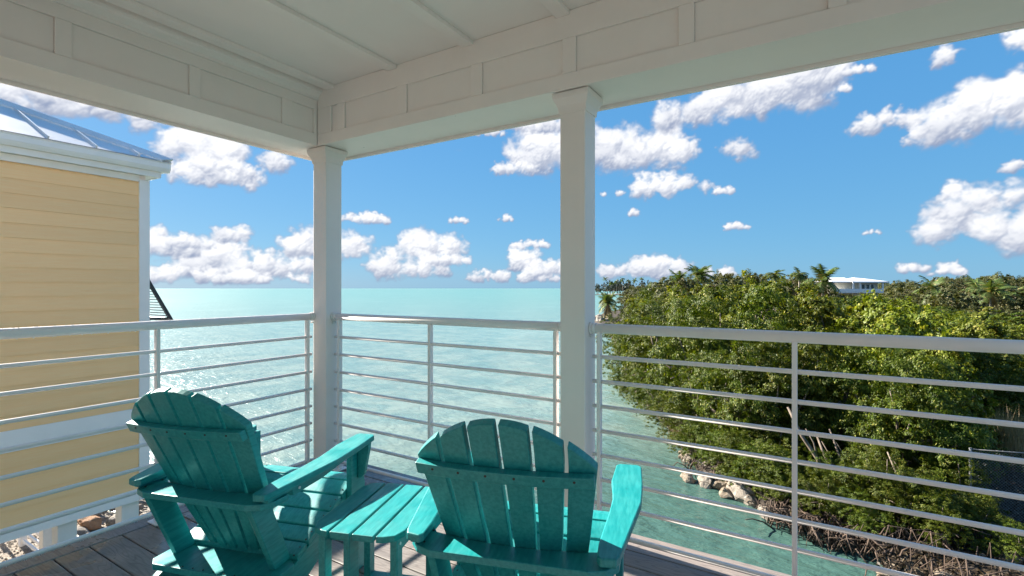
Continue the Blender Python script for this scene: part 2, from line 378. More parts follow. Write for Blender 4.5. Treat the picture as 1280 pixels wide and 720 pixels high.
hh = q.m('ADD', q.m('MULTIPLY', w1, 1.3), q.m('MULTIPLY', w2_, .75)); hh = q.m('ADD', hh, q.m('MULTIPLY', w3, 2.2))
bump(q, b, hh, q.maprange(far, 0, 1, .50, .45), .36); M['water'] = m
M['drop'], q, b = mat('water_drop'); b.inputs['Base Color'].default_value = (.9, .93, .95, 1); b.inputs['Roughness'].default_value = .05

# ------------------------------------------------------------------ the setting: sea and land
R_ = 9000; sea = MB()
vs = [(3, -2, -6)]; N = 96
for r in (14, 60, 300, 1500, R_):
    vs += [(3 + r * math.cos(2 * math.pi * k / N), -2 + r * math.sin(2 * math.pi * k / N), -6) for k in range(N)]
fs = [(0, 1 + k, 1 + (k + 1) % N) for k in range(N)]
for j in range(4):
    fs += [(1 + j * N + k, 1 + (j + 1) * N + k, 1 + (j + 1) * N + (k + 1) % N, 1 + j * N + (k + 1) % N) for k in range(N)]
sea.add(vs, fs); sea.build('sea', M['water'], kind='structure')

def land(name, outline, z, zb, mt, inset=1.2, res=3):
    """flat-topped land with a sloping bank; outline counter-clockwise"""
    n = len(outline); P = [Vector((x, y, 0)) for x, y in outline]; inn = []
    for i in range(n):
        a, b_, c_ = P[i - 1], P[i], P[(i + 1) % n]; d = ((b_ - a).normalized() + (c_ - b_).normalized()).normalized()
        inn.append(b_ + Vector((-d.y, d.x, 0)) * inset)
    mb = MB(); mb.add([(p.x, p.y, zb) for p in P] + [(p.x, p.y, z) for p in inn],
                      [(i, (i + 1) % n, (i + 1) % n + n, i + n) for i in range(n)] + [tuple(range(n, 2 * n))])
    return mb.build(name, mt, kind='structure')
# right-hand shore, from the near cove out to the point (columns / depths read off the waterline)
SH = [(1180, 11.2), (1120, 12.6), (1095, 13.5), (1030, 14.3), (985, 15.2), (945, 15.9), (925, 16.7), (900, 17.6), (868, 18.8), (852, 20.6), (842, 23.3), (815, 27.4),
      (790, 32), (778, 38), (772, 48), (765, 60), (757, 82), (744, 100), (733, 112), (731, 118), (745, 128), (775, 170), (790, 300), (800, 520)]
shore = [at(px, D) for px, D in SH]
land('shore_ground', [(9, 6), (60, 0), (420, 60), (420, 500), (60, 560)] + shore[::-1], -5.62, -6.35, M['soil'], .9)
land('gravel_ground', [(-60, -40), (-2.2, -40), (-2.2, 3.9), (-9, 5.0), (-60, 5.4)], -4.55, -6.4, M['gravel'], 2.0)

# ------------------------------------------------------------------ our porch: deck
dk = MB(); dk.box(-.11, 4.7, -3.3, .13, -.30, -.032)
deck = dk.build('deck', M['dark'], kind='structure')
y = -.001 + .006; k = 0
def board(x0, x1, y0, y1, org):
    mb = MB(); mb.box(x0, x1, y0, y1, -.026, 0); return mb
b0 = board(-.0335, 4.7, -.1265, 0, None).build('deck_board', M['deck'], deck, bevel=.004)
yy = .006; first = True
for k in range(25):
    if first: b0.location = (0, yy, 0); first = False
    else:
        c = b0.copy(); COL.objects.link(c); c.parent = deck; c.location = (0, yy, 0)
    yy -= .132
MB().box(-.185, -.040, -3.3, .160, -.026, 0).build('border_board', M['deck'], deck, bevel=.004)
MB().box(-.0395, 4.7, .0125, .160, -.026, 0).build('border_board', M['deck'], deck, bevel=.004)
MB().box(-.205, -.186, -3.3, .161, -.31, -.004).build('fascia_board', M['deck'], deck, bevel=.003)
MB().box(-.205, 4.7, .1615, .182, -.31, -.004).build('fascia_board', M['deck'], deck, bevel=.003)
MB().box(-.2, 4.7, -3.45, -3.31, -5.5, 2.9).build('house_wall', M['white'], kind='structure')

# ------------------------------------------------------------------ porch roof: beams, panels, battens
roof = thing('porch_roof', 'white panelled porch ceiling and beams over the deck', 'porch roof', (2, -1.5, 2.2))
MB().box(-.24, 4.8, -3.4, .22, 2.568, 2.62).build('ceiling_panel', M['ceiling'], roof)
MB().box(-.3, 4.86, -3.4, .28, 2.621, 2.70).build('roof_deck', M['white'], roof)
fb = MB().box(-.235, 4.8, -.106, .2, 2.2, 2.567).build('front_beam', M['white'], roof, bevel=.003)
lb = MB().box(-.235, .071, -3.3, -.107, 2.2, 2.5665).build('side_beam', M['white'], roof, bevel=.003)
# outer lips
MB().box(-.235, 4.8, .201, .222, 2.182, 2.567).build('fascia', M['white'], fb, bevel=.003)
MB().box(-.257, -.236, -3.3, .222, 2.182, 2.567).build('fascia', M['white'], lb, bevel=.003)
# framing proud of the recessed panels (front)
MB().box(.0855, 4.8, -.1200, -.1065, 2.194, 2.2685).build('bottom_rail', M['white'], fb, bevel=.002)
MB().box(.0855, 4.8, -.1202, -.1065, 2.437, 2.5665).build('top_rail', M['white'], fb, bevel=.002)
for x0, x1 in [(.0857, .222), (.278, .352), (.813, .888), (1.354, 1.427), (1.900, 1.970), (2.444, 2.508), (2.981, 3.040), (3.52, 3.585), (4.06, 4.125)]:
    MB().box(x0, x1, -.1198, -.1065, 2.269, 2.4365).build('stile', M['white'], fb, bevel=.002)
for x0, x1 in [(.224, .276), (.354, .811), (.890, 1.352), (1.429, 1.898), (1.972, 2.442), (2.510, 2.979), (3.042, 3.518), (3.587, 4.058), (4.127, 4.7)]:
    MB().box(x0, x1, -.1078, -.1063, 2.2695, 2.436).build('recessed_panel', M['white'], fb)
# side beam (x = .085 face)
MB().box(.0715, .085, -3.3, -.1205, 2.194, 2.2725).build('bottom_rail', M['white'], lb, bevel=.002)
MB().box(.0715, .0852, -3.3, -.1205, 2.434, 2.5665).build('top_rail', M['white'], lb, bevel=.002)
e = [(-.146, -.1206), (-.376, -.305), (-.918, -.862), (-1.472, -1.412), (-2.02, -1.96), (-2.57, -2.51)]
for y0, y1 in e: MB().box(.0715, .0848, y0, y1, 2.273, 2.4335).build('stile', M['white'], lb, bevel=.002)
for y0, y1 in [(-.304, -.147), (-.861, -.377), (-1.411, -.919), (-1.959, -1.473), (-2.509, -2.021)]:
    MB().box(.0713, .0725, y0, y1, 2.2735, 2.433).build('recessed_panel', M['white'], lb)
cm = [(.0853, 2.497), (.097, 2.497), (.100, 2.512), (.118, 2.530), (.134, 2.538), (.138, 2.552), (.138, 2.5675), (.0853, 2.5675)]
mb = MB(); mb.prism(cm, 'y', -3.3, -.1203); mb.build('crown_moulding', M['white'], lb)
bt = None
for x0 in (.183, .738, 1.298, 1.866, 2.436, 3.0, 3.565, 4.13):
    if bt is None: bt = MB().box(0, .075, -3.3, -.1205, 2.545, 2.5678).build('ceiling_batten', M['white'], roof, bevel=.0025, org=(0, 0, 2.2)); bt.location = (x0 - 2, 1.5, 0)
    else:
        c = bt.copy(); COL.objects.link(c); c.parent = roof; c.location = (x0 - 2, 1.5, 0)

# ------------------------------------------------------------------ columns
def column(x, label):
    t = thing('porch_column', label, 'column', (x, 0, 0), group='white porch columns'); h_ = .0665
    MB().box(x - h_, x + h_, -h_, h_, .0, 2.135).build('shaft', M['white'], t, bevel=.006)
    mb = MB(); prof = [(h_ + .004, 2.098), (h_ + .006, 2.118), (h_ + .009, 2.132), (h_ + .027, 2.168), (h_ + .029, 2.194)]
    vs = []; fs = []
    for w, z in prof: vs += [(x - w, -w, z), (x + w, -w, z), (x + w, w, z), (x - w, w, z)]
    for j in range(len(prof) - 1):
        for k in range(4): fs.append((4 * j + k, 4 * j + (k + 1) % 4, 4 * j + 4 + (k + 1) % 4, 4 * j + 4 + k))
    fs += [(3, 2, 1, 0), tuple(range(len(vs) - 4, len(vs)))]
    mb.add(vs, fs); mb.build('capital', M['white'], t)
    MB().box(x - .085, x + .085, -.085, .085, .0005, .012).build('base_plate', M['rail'], t, bevel=.003)
    return t
c1 = column(.038, 'white square porch column at the corner, between the left and middle railings')
c2 = column(1.928, 'white square porch column nearer the camera, between the middle and right railings')
mb = MB()
for k in range(330):
    z = .9 + 1.2 * rng.random() ** .8; r = .0007 + .0013 * rng.random() ** 2; x = .038 + (rng.random() ** .7 - .5) * .11
    mb.box(x - r, x + r, -.0668 - r, -.0664, z - r, z + r * 1.4)
mb.build('rain_drops', M['drop'], c1, kind='stuff')

# ------------------------------------------------------------------ railings
BZ = [.905, .785, .665, .545, .427, .310, .193]
def railing(label, A, B, posts, ends):
    """A, B ends of the run (x, y); posts = distances along; ends = (at column start, at column end)"""
    A = Vector((*A, 0)); B = Vector((*B, 0)); L = (B - A).length; d = (B - A) / L; t = thing('railing', label, 'railing', tuple(A), group='horizontal bar railings')
    P = lambda s_, z: A + d * s_ + Vector((0, 0, z))
    MB().tube([P(0, 1.0435), P(L, 1.0435)], .0235, 20).build('handrail', M['rail'], t)
    mb = MB()
    for s_, on in ((.0, ends[0]), (L, ends[1])):
        if on:
            q0 = .0 if s_ == 0 else L - .012
            mb = MB().tube([P(q0, 1.0435), P(q0 + .012, 1.0435)], .030, 20); s1 = .012 if s_ == 0 else L - .030
            mb.tube([P(s1, 1.0435), P(s1 + .018, 1.0435)], .0262, 20)
            nrm = Vector((-d.y, d.x, 0)); o_ = P(s_ + (.006 if s_ == 0 else -.006), 1.004)
            for sg in (-1, 1): mb.tube([o_ + nrm * .009 * sg - d * .006, o_ + nrm * .009 * sg + d * .006], .005, 8)
            mb.build('wall_bracket', M['rail'], t)
    for z in BZ: MB().tube([P(.012 if ends[0] else 0, z), P(L - .012 if ends[1] else L, z)], .0098, 12).build('rail_bar', M['rail'], t)
    MB().tube([P(.012 if ends[0] else 0, .055), P(L - .012 if ends[1] else L, .055)], .0115, 12).build('bottom_rail', M['rail'], t)
    nrm = Vector((-d.y, d.x, 0))
    for s_ in posts:
        mb = MB(); vs = []
        for z in (.008, 1.03):
            for a, b_ in ((-.0095, -.016), (.0095, -.016), (.0095, .016), (-.0095, .016)): vs.append(P(s_, z) + d * a + nrm * b_)
        mb.add(vs, [(0, 3, 2, 1), (4, 5, 6, 7), (0, 1, 5, 4), (1, 2, 6, 5), (2, 3, 7, 6), (3, 0, 4, 7)])
        po = mb.build('rail_post', M['rail'], t, bevel=.004)
        mb = MB(); vs = []
        for z in (.0008, .009):
            for a, b_ in ((-.028, -.045), (.028, -.045), (.028, .045), (-.028, .045)): vs.append(P(s_, z) + d * a + nrm * b_)
        mb.add(vs, [(0, 3, 2, 1), (4, 5, 6, 7), (0, 1, 5, 4), (1, 2, 6, 5), (2, 3, 7, 6), (3, 0, 4, 7)])
        for b_ in (-.032, .032): c_ = P(s_, .009) + nrm * b_; mb.tube([c_, c_ + Vector((0, 0, .006))], .006, 8)
        mb.build('foot_plate', M['rail'], po, bevel=.002)
    return t
X0 = -.03
r1 = railing('white railing on the left side of the deck, in front of the yellow house', (X0, -.0675), (X0, -3.3), [.045, .955, 2.0, 2.95], (1, 0))
r2_ = railing('white railing in the middle, between the two porch columns', (.106, 0), (1.860, 0), [.058, .864, 1.700], (1, 1))
r3 = railing('white railing on the right, in front of the mangrove trees', (1.996, 0), (4.7, 0), [.046, .874, 1.80], (1, 0))
# rain beads hanging from the left handrail and under the bottom rail
mb = MB()
for k in range(260):
    yv = -.1 - 3.0 * rng.random(); r = .0012 + .0016 * rng.random()
    zb = .0425 if k % 2 else 1.0195
    mb.tube([(X0 + rng.normal() * .002, yv, zb + r), (X0 + rng.normal() * .002, yv, zb - r * 1.3)], [r, r * .5], 5)
for k in range(320):
    yv = -.1 - 3.0 * rng.random(); a = rng.normal() * .5; r = .0012 + .001 * rng.random()
    p = Vector((X0 + math.sin(a) * .0233, yv, 1.0435 + math.cos(a) * .0233)); mb.box(p.x - r, p.x + r, p.y - r, p.y + r, p.z - r, p.z + r)
mb.build('rain_drops', M['drop'], r1, kind='stuff')

# ------------------------------------------------------------------ adirondack chairs
HD = rad(19.2); UR = Vector((math.cos(HD), math.sin(HD), 0)); UF = Vector((-math.sin(HD), math.cos(HD), 0))
def interp(x, xs, ys): return float(np.interp(x, xs, ys))
HW = lambda z: interp(z, [.21, .52, .80, .92], [.135, .216, .250, .250])
CV = lambda x, z=.53: interp(z, [.53, .80], [.024, .019]) * (x / .22) ** 2
def bf(x, z): return -(z - .53) * .456 + CV(x, z)
def make_chair(loc, label):
    t = thing('adirondack_chair', label, 'chair', loc, HD, 'teal adirondack chairs'); O = dict(org=(0, 0, 0)); T = M['teal']
    for i in range(6):                                              # six fanned back slats with an arched top
        u0 = -1 + i / 3; u1 = u0 + 1 / 3; mb = MB(); vs = []; nz = 11; nx = 5
        for a in range(nz):
            for layer in (0, .025):
                for k in range(nx):
                    f_ = k / (nx - 1); z = .236 + (1.0 - .236) * a / (nz - 1); zt_u = u0 + (u1 - u0) * f_
                    ztop = .903 - 1.88 * (zt_u * .250) ** 2; z = .236 + (ztop - .236) * a / (nz - 1); H = HW(z)
                    x = u0 * H + .0058 + (u1 * H - u0 * H - .0116) * f_
                    xm = (u0 + u1) / 2 * H; sl = 2 * CV(.22, z) * xm / .22 ** 2
                    vs.append((x, bf(xm, z) + sl * (x - xm) + layer, z + layer * .42))
        L2 = 2 * nx
        fs = []
        for a in range(nz - 1):
            b0_ = a * L2; b1_ = b0_ + L2
            for k in range(nx - 1):
                fs.append((b0_ + k, b0_ + k + 1, b1_ + k + 1, b1_ + k)); fs.append((b0_ + nx + k + 1, b0_ + nx + k, b1_ + nx + k, b1_ + nx + k + 1))
            fs.append((b0_, b1_, b1_ + nx, b0_ + nx)); fs.append((b0_ + nx - 1, b0_ + L2 - 1, b1_ + L2 - 1, b1_ + nx - 1))
        for k in range(nx - 1):
            fs.append((k + 1, k, nx + k, nx + k + 1)); b_ = (nz - 1) * L2; fs.append((b_ + k, b_ + k + 1, b_ + nx + k + 1, b_ + nx + k))
        mb.add(vs, fs); mb.build('back_slat', T, t, bevel=.003, **O)
    # curved upper brace on the back of the slats
    def curved(xa, xb, z0, z1, th, n=13, sh=0):
        mb = MB(); vs = []
        for k in range(n):
            x = xa + (xb - xa) * k / (n - 1)
            for z in (z0, z1):
                f_ = bf(x, z) - .001; vs += [(x, f_, z), (x, f_ - th, z - .25 * th)]
        fs = []
        for k in range(n - 1):
            a = 4 * k; b_ = a + 4; fs += [(a, b_, b_ + 2, a + 2), (a + 1, a + 3, b_ + 3, b_ + 1), (a + 2, b_ + 2, b_ + 3, a + 3), (a, a + 1, b_ + 1, b_)]
        fs += [(0, 2, 3, 1), (4 * n - 4, 4 * n - 3, 4 * n - 1, 4 * n - 2)]
        return mb.add(vs, fs)
    curved(-.240, .236, .744, .778, .024).build('upper_back_brace', T, t, bevel=.003, **O)
    # lower back brace: shelf board whose front edge follows the curve of the slats
    out = [(-.216, -.073), (.216, -.073), (.262, -.055), (.292, -.020), (.296, .040), (.262, .068), (.237, CV(.237) + .003)]
    out += [(x, CV(x) + .003) for x in np.linspace(.21, -.21, 13)] + [(-.237, CV(.237) + .003), (-.262, .068), (-.296, .040), (-.292, -.020), (-.262, -.055)]
    mb = MB(); mb.prism(out, 'z', .497, .519); mb.build('lower_back_brace', T, t, bevel=.003, **O)
    out = [(-.235, -.020), (.235, -.020), (.268, .010), (.268, .105), (.235, .135), (.15, .1385), (-.15, .1385), (-.235, .135), (-.268, .105), (-.268, .010)]
    mb = MB(); mb.prism(out, 'z', .212, .235); mb.build('seat_back_brace', T, t, bevel=.003, **O)
    for s_ in (-1, 1):
        am = [(.263, .522), (.276, .536), (.340, .536), (.352, .522), (.355, .38), (.350, .25), (.296, -.045), (.287, -.066), (.248, -.073), (.238, -.060), (.238, .0), (.245, .07), (.256, .17), (.262, .26), (.258, .33), (.252, .39)]
        mb = MB(); n = len(am); vs = [(s_ * x, f_, z + .533 + .036 * (f_ + .07) / .605) for z in (0, .023) for x, f_ in am]
        fs = [tuple(range(n)), tuple(range(2 * n - 1, n - 1, -1))] + [(i, i + n, (i + 1) % n + n, (i + 1) % n) for i in range(n)]
        if s_ > 0: fs = [f_[::-1] for f_ in fs]
        mb.add(vs, fs); mb.build('armrest', T, t, bevel=.004, **O)
        mb = MB(); mb.prism([(-.046, .5195), (-.046, .5340), (.44, .5630), (.44, .520), (.25, .499), (.080, .497), (.073, .5195)], 'x', s_ * .262, s_ * .286); mb.build('arm_support', T, t, bevel=.002, **O)
        mb = MB(); mb.box(min(s_ * .2625, s_ * .2885), max(s_ * .2625, s_ * .2885), .4455, .548, 0, .5625); mb.build('front_leg', T, t, bevel=.003, **O)
        mb = MB(); pr = [(s_ * .2895, .565), (s_ * .346, .565), (s_ * .344, .538), (s_ * .322, .428), (s_ * .308, .413), (s_ * .2895, .411)]
        mb.prism(pr, 'y', .488, .510); mb.build('arm_bracket', T, t, bevel=.003, **O)
        st = [(.575, .365), (.580, .315), (.55, .285), (.40, .243), (.20, .145), (-.12, .0), (-.29, .0), (-.33, .025), (-.31, .05), (.135, .232), (.36, .318), (.475, .366)]
        mb = MB(); mb.prism(st, 'x', s_ * .232, s_ * .2615); mb.build('seat_stringer', T, t, bevel=.003, **O)
        bl = [(-.060, .496), (.028, .496), (.138, .2355), (.055, .2355)]
        mb = MB(); mb.prism(bl, 'x', s_ * .206, s_ * .230); mb.build('back_leg', T, t, bevel=.003, **O)
    zs = lambda f_: interp(f_, [.11, .135, .36, .475, .53, .60], [.245, .254, .340, .388, .396, .386])
    ed = [.593, .500, .414, .334, .258, .190, .128]
    for i in range(6):
        f1_, f0_ = ed[i] - .0045, ed[i + 1] + .0045; mb = MB()
        a0 = (f0_, zs(f0_)); a1 = (f1_, zs(f1_)); dz = .021
        pr = [(a0[0], a0[1] - dz), (a1[0], a1[1] - dz), a1, ((a0[0] + a1[0]) / 2, (a0[1] + a1[1]) / 2 + (.002 if i else .004)), a0]
        mb.prism(pr, 'x', -.2625, .2625); mb.build('seat_slat', T, t, bevel=.0035, **O)
    mb = MB(); mb.box(-.2620, .2620, .5805, .597, .290, .362); mb.build('front_apron', T, t, bevel=.003, **O)
    mb = MB()
    for i in range(6):
        x = (-1 + (i + .5) / 3) * .225; f_ = bf(x, .761) - .0265; mb.tube([(x, f_ + .004, .761), (x, f_ - .0025, .760)], .0035, 8)
        for sg in (-1, 1):
            for w in (.3, .7): fz = ed[i] - .085 * w; mb.tube([(sg * .248, fz, zs(fz) - .002), (sg * .248, fz, zs(fz) + .0022)], .0032, 8)
    for sg in (-1, 1):
        for f_ in (-.035, .032): mb.tube([(sg * .248, f_, .5185), (sg * .248, f_, .5212)], .0038, 8)
    for x in (-.11, -.065, -.02, .025, .07, .115): mb.tube([(x, -.008, .2345), (x, -.008, .237)], .003, 6)
    mb.build('screw_heads', M['seal'], t, kind='stuff', **O)
    mb = MB()
    for sg in (-1, 1):
        mb.tube([(sg * .285, .11, .515), (sg * .290, .11, .515)], .005, 10); mb.tube([(sg * .2605, -.05, .085), (sg * .267, -.05, .085)], .006, 10)
        mb.tube([(sg * .2880, .47, .30), (sg * .2925, .47, .30)], .006, 10)
    mb.build('bolt_heads', M['rail'], t, kind='stuff', **O)
    return t
def RFp(R, F): p = UR * R + UF * F; return (p.x, p.y, .001)
ch1 = make_chair(RFp(.598, -1.629), 'teal adirondack chair on the left, its back to the yellow house side')
ch1.rotation_euler = (0, 0, HD - rad(2.3))
ch2 = dup(ch1, RFp(1.734, -1.781), HD - rad(1.9), 1, label='teal adirondack chair on the right, nearer the camera and past the side table')

# ------------------------------------------------------------------ side table
def table():
    c_ = Vector(RFp(1.192, -1.49)); t = thing('side_table', 'small teal slatted side table between the two chairs', 'table', tuple(c_), HD); O = dict(org=(0, 0, 0)); T = M['teal']
    hw, hl = .153, .207
    xs = [-.163, -.082, -.002, .080, .162]
    for i in range(4):
        a, b_ = xs[i] + .0045, xs[i + 1] - .0045; cr = .045
        if i == 0: o_ = [(b_, -hl), (b_, hl), (a + .05, hl - .004), (a + .016, hl - .02), (a, hl - .06), (a, -hl + .06), (a + .016, -hl + .02), (a + .05, -hl + .004)]
        elif i == 3: o_ = [(a, hl), (a, -hl), (b_ - .05, -hl + .004), (b_ - .016, -hl + .02), (b_, -hl + .06), (b_, hl - .06), (b_ - .016, hl - .02), (b_ - .05, hl - .004)]
        else: o_ = [(a, -hl), (b_, -hl), (b_, hl), (a, hl)]
        mb = MB(); mb.prism(o_, 'z', .436, .457); mb.build('top_slat', T, t, bevel=.003, **O)
    for sx_ in (-1, 1):
        for sy in (-1, 1):
            x, y_ = sx_ * .128, sy * .150
            MB().box(x - .013, x + .013, y_ - .020, y_ + .020, 0, .4355).build('leg', T, t, bevel=.003, **O)
        MB().box(sx_ * .128 - .010, sx_ * .128 + .010, -.129, .129, .385, .4352).build('side_apron', T, t, bevel=.002, **O)
    MB().box(-.062, -.040, -.150, -.085, 0, .4353).build('centre_support', T, t, bevel=.003, **O)
    MB().box(-.1145, -.063, -.142, -.122, .395, .4353).build('end_apron', T, t, bevel=.002, **O)
    MB().box(-.1145, .1145, .140, .160, .395, .4351).build('end_apron', T, t, bevel=.002, **O)
    MB().box(-.1145, .1145, .118, .160, .105, .127).build('stretcher', T, t, bevel=.003, **O)
    mb = MB()
    for y_ in (-.15,): mb.tube([(.141, y_, .415), (.144, y_, .415)], .005, 8); mb.tube([(-.040, -.118, .415), (-.037, -.118, .415)], .005, 8)
    mb.build('bolt_heads', M['rail'], t, kind='stuff', **O)
table()

# ------------------------------------------------------------------ neighbouring yellow house
hs = thing('yellow_house', 'pale yellow neighbouring house with lap siding on white stilts', 'house', (-8, -3, -1.34))
HX = -4.1; HY = .525; Y0 = -7.; XB = -12.
core = MB().box(XB + .05, HX - .03, Y0, HY + .08, -1.34, 2.7).build('wall', M['white'], hs)
def lap(z, zt, tilt=.009):
    mb = MB(); mb.prism([(HX - .029, z), (HX - .004, z), (HX - .004 - tilt, zt), (HX - .029, zt)], 'y', Y0, HY); return mb
zz = -1.20; P_ = .152
def laps(za, zb):
    z = za; first = None
    while z < zb - .01:
        h_ = min(P_, zb - z)
        if first is None or h_ < P_ - .001:
            o = lap(z, z + h_).build('siding_board', M['yellow'], hs)
            if first is None: first = (o, z)
        else:
            c_ = first[0].copy(); COL.objects.link(c_); c_.parent = hs; c_.location.z += z - first[1]
        z += P_
laps(-1.20, -.442); laps(-.218, 2.535)
MB().box(HX - .02, HX + .004, Y0, HY, -.441, -.219).build('band_board', M['trim'], hs, bevel=.003)
MB().box(HX - .02, HX + .004, Y0, HY, -1.345, -1.201).build('skirt_board', M['trim'], hs, bevel=.003)
MB().box(HX - .03, HX + .008, HY + .0015, HY + .112, -1.345, 2.56).build('corner_board', M['trim'], hs, bevel=.004)
MB().box(HX - .02, HX + .006, Y0, HY, 2.536, 2.612).build('frieze_board', M['trim'], hs, bevel=.003)
GX = -3.93; GY = .80
MB().box(XB, GX - .085, Y0, GY - .085, 2.613, 2.635).build('soffit', M['trim'], hs)
mb = MB(); mb.box(GX - .10, GX - .075, Y0, GY - .075, 2.605, 2.70); mb.box(XB, GX - .1005, GY - .10, GY - .075, 2.605, 2.70); mb.build('fascia', M['gutter'], hs, bevel=.003)
gp_ = [(-.074, 2.672), (-.03, 2.672), (-.012, 2.70), (-.002, 2.722), (-.0, 2.775), (.004, 2.780), (.004, 2.795), (-.012, 2.795), (-.012, 2.785), (-.074, 2.785)]
mb = MB(); mb.prism([(GX + a, z) for a, z in gp_], 'y', Y0, GY); 
mb.prism([(GY + a - .0015, z) for a, z in gp_], 'x', XB, GX - .0745); mb.build('gutter', M['gutter'], hs)
# hip roof
SL = .47; ez = 2.80; rx = 3.9
def rz_(x, y_): return ez + SL * min(GX + .02 - x, GY + .02 - y_)
ex, ey = GX + .012, GY + .012
rf = MB(); rdg = (ex - rx, ey - rx, ez + SL * rx)
rf.add([(ex, Y0, ez), (ex, ey, ez), rdg, (ex - rx, Y0, rdg[2]), (XB, ey, ez), (XB, ey - rx, rdg[2])], [(0, 1, 2, 3), (1, 4, 5, 2)])
rf.add([(ex, Y0, ez - .012), (ex, ey, ez - .012), (XB, ey, ez - .012)], [(0, 1, 2)])
rp = rf.build('roof', M['roof'], hs)
sm = None
yv = ey - .36
while yv > Y0 + .1:
    L = min(rx, ey - yv) - .02; mb = MB(); v0 = Vector((ex, yv, ez)); v1 = Vector((ex - L, yv, ez + SL * L)); n_ = Vector((SL, 0, 1)).normalized() * .032
    w = Vector((0, .007, 0)); vs = [v0 - w, v0 + w, v0 + w + n_, v0 - w + n_, v1 - w, v1 + w, v1 + w + n_, v1 - w + n_]
    mb.add(vs, [(0, 1, 2, 3), (4, 7, 6, 5), (1, 5, 6, 2), (0, 3, 7, 4), (3, 2, 6, 7)]); mb.build('standing_seam', M['roof'], rp); yv -= .41
mb = MB(); a = Vector((ex + .01, ey + .01, ez + .010)); b_ = Vector(rdg) + Vector((0, 0, .04)); s_ = Vector((.10, -.10, 0)); dn = Vector((0, 0, -.045))
sA = Vector((.10, -.02, 0)); 
vs = [a + Vector((0, 0, .035)), b_ + Vector((0, 0, .035)), a + Vector((0, -.13, 0)), b_ + Vector((0, -.13, 0)), a + Vector((-.13, 0, 0)), b_ + Vector((-.13, 0, 0)),
      a + Vector((0, -.13, -.028)), b_ + Vector((0, -.13, -.028)), a + Vector((-.13, 0, -.028)), b_ + Vector((-.13, 0, -.028))]
mb.add(vs, [(0, 2, 3, 1), (0, 1, 5, 4), (2, 6, 7, 3), (4, 5, 9, 8), (0, 4, 8, 6, 2)]); mb.build('hip_cap', M['roof'], rp)
# stilts
for (x, y0, y1) in [(-4.15, -.225, -.055), (-4.15, .365, .545), (-4.15, -2.6, -2.43), (-8.0, -.64 + 1.35, -.46 + 1.35), (-8.0, -1.6, -1.43), (-11.7, .35, .53)]:
    MB().box(x - .18, x, y0, y1, -4.7, -1.3405).build('stilt', M['pile'], hs, bevel=.008)
# open bahama shutter on the seaward wall
W0, W1 = -5.35, -4.30; zt, yt, zb_, yb = 1.42, .668, .81, .985
shu = MB()
def strut(mb, x, w, t0=0, t1=1):
    d = Vector((0, yb - yt, zb_ - zt)); n_ = Vector((0, -d.z, d.y)).normalized() * .016; n_ = Vector((0, n_.y, n_.z))
    p0 = Vector((x, yt, zt)) + d * t0; p1 = Vector((x, yt, zt)) + d * t1; X = Vector((w, 0, 0))
    vs = [p0 - n_, p0 + X - n_, p0 + X + n_, p0 + n_, p1 - n_, p1 + X - n_, p1 + X + n_, p1 + n_]
    mb.add(vs, [(0, 1, 2, 3), (4, 7, 6, 5), (0, 4, 5, 1), (1, 5, 6, 2), (2, 6, 7, 3), (3, 7, 4, 0)])
strut(shu, W1 - .05, .05); strut(shu, W0, .05); strut(shu, W0 + .0505, W1 - W0 - .101, 0, .05); strut(shu, W0 + .0505, W1 - W0 - .101, .95, 1)
sh_ = shu.build('window_shutter', M['dark'], hs)
for k in range(15):
    f_ = .08 + k * .058; yc = yt + (yb - yt) * f_; zc = zt + (zb_ - zt) * f_
    MB().box(W0 + .051, W1 - .051, yc - .026, yc + .026, zc - .004, zc + .004).build('louvre', M['dark'], sh_)
mb = MB(); mb.tube([(W1 - .03, .645, .83), (W1 - .03, yb - .03, .85)], .009, 6); mb.box(W1 - .06, W1 - .02, .6375, .70, .80, .92); mb.build('shutter_stay', M['dark'], sh_)
# lower porch railing and timber edging on the gravel beside the house
lr = thing('lower_railing', 'low white slatted railing on the gravel below the yellow house', 'railing', (-10, 1.55, -4.55), group=None)
for x in (-12.3, -10.6, -8.9): MB().box(x - .06, x + .06, 1.49, 1.61, -4.55, -3.72).build('post', M['trim'], lr, bevel=.006)
for z in (-3.80, -4.02, -4.22, -4.42): MB().box(-12.24, -8.9, 1.53, 1.57, z - .03, z + .03).build('slat', M['trim'], lr, bevel=.004)
te = MB().box(-13.2, -9.0, 2.02, 2.24, -4.57, -4.36).build('timber_edging', M['timber'], bevel=.01)
tag(te, 'bleached timber edging laid along the gravel under the yellow house', 'timber')
wf = thing('wire_fence', 'thin wire fence on posts standing on the gravel at far left', 'fence', (-14, 1.6, -4.55))
for x in (-13.9, -13.0): MB().tube([(x, 1.35, -4.6), (x, 1.35, -3.6)], .025, 8).build('post', M['wire'], wf)
for z in (-3.7, -3.95, -4.2): MB().tube([(-16, 1.35, z), (-13.0, 1.35, z)], .008, 6).build('wire', M['wire'], wf)

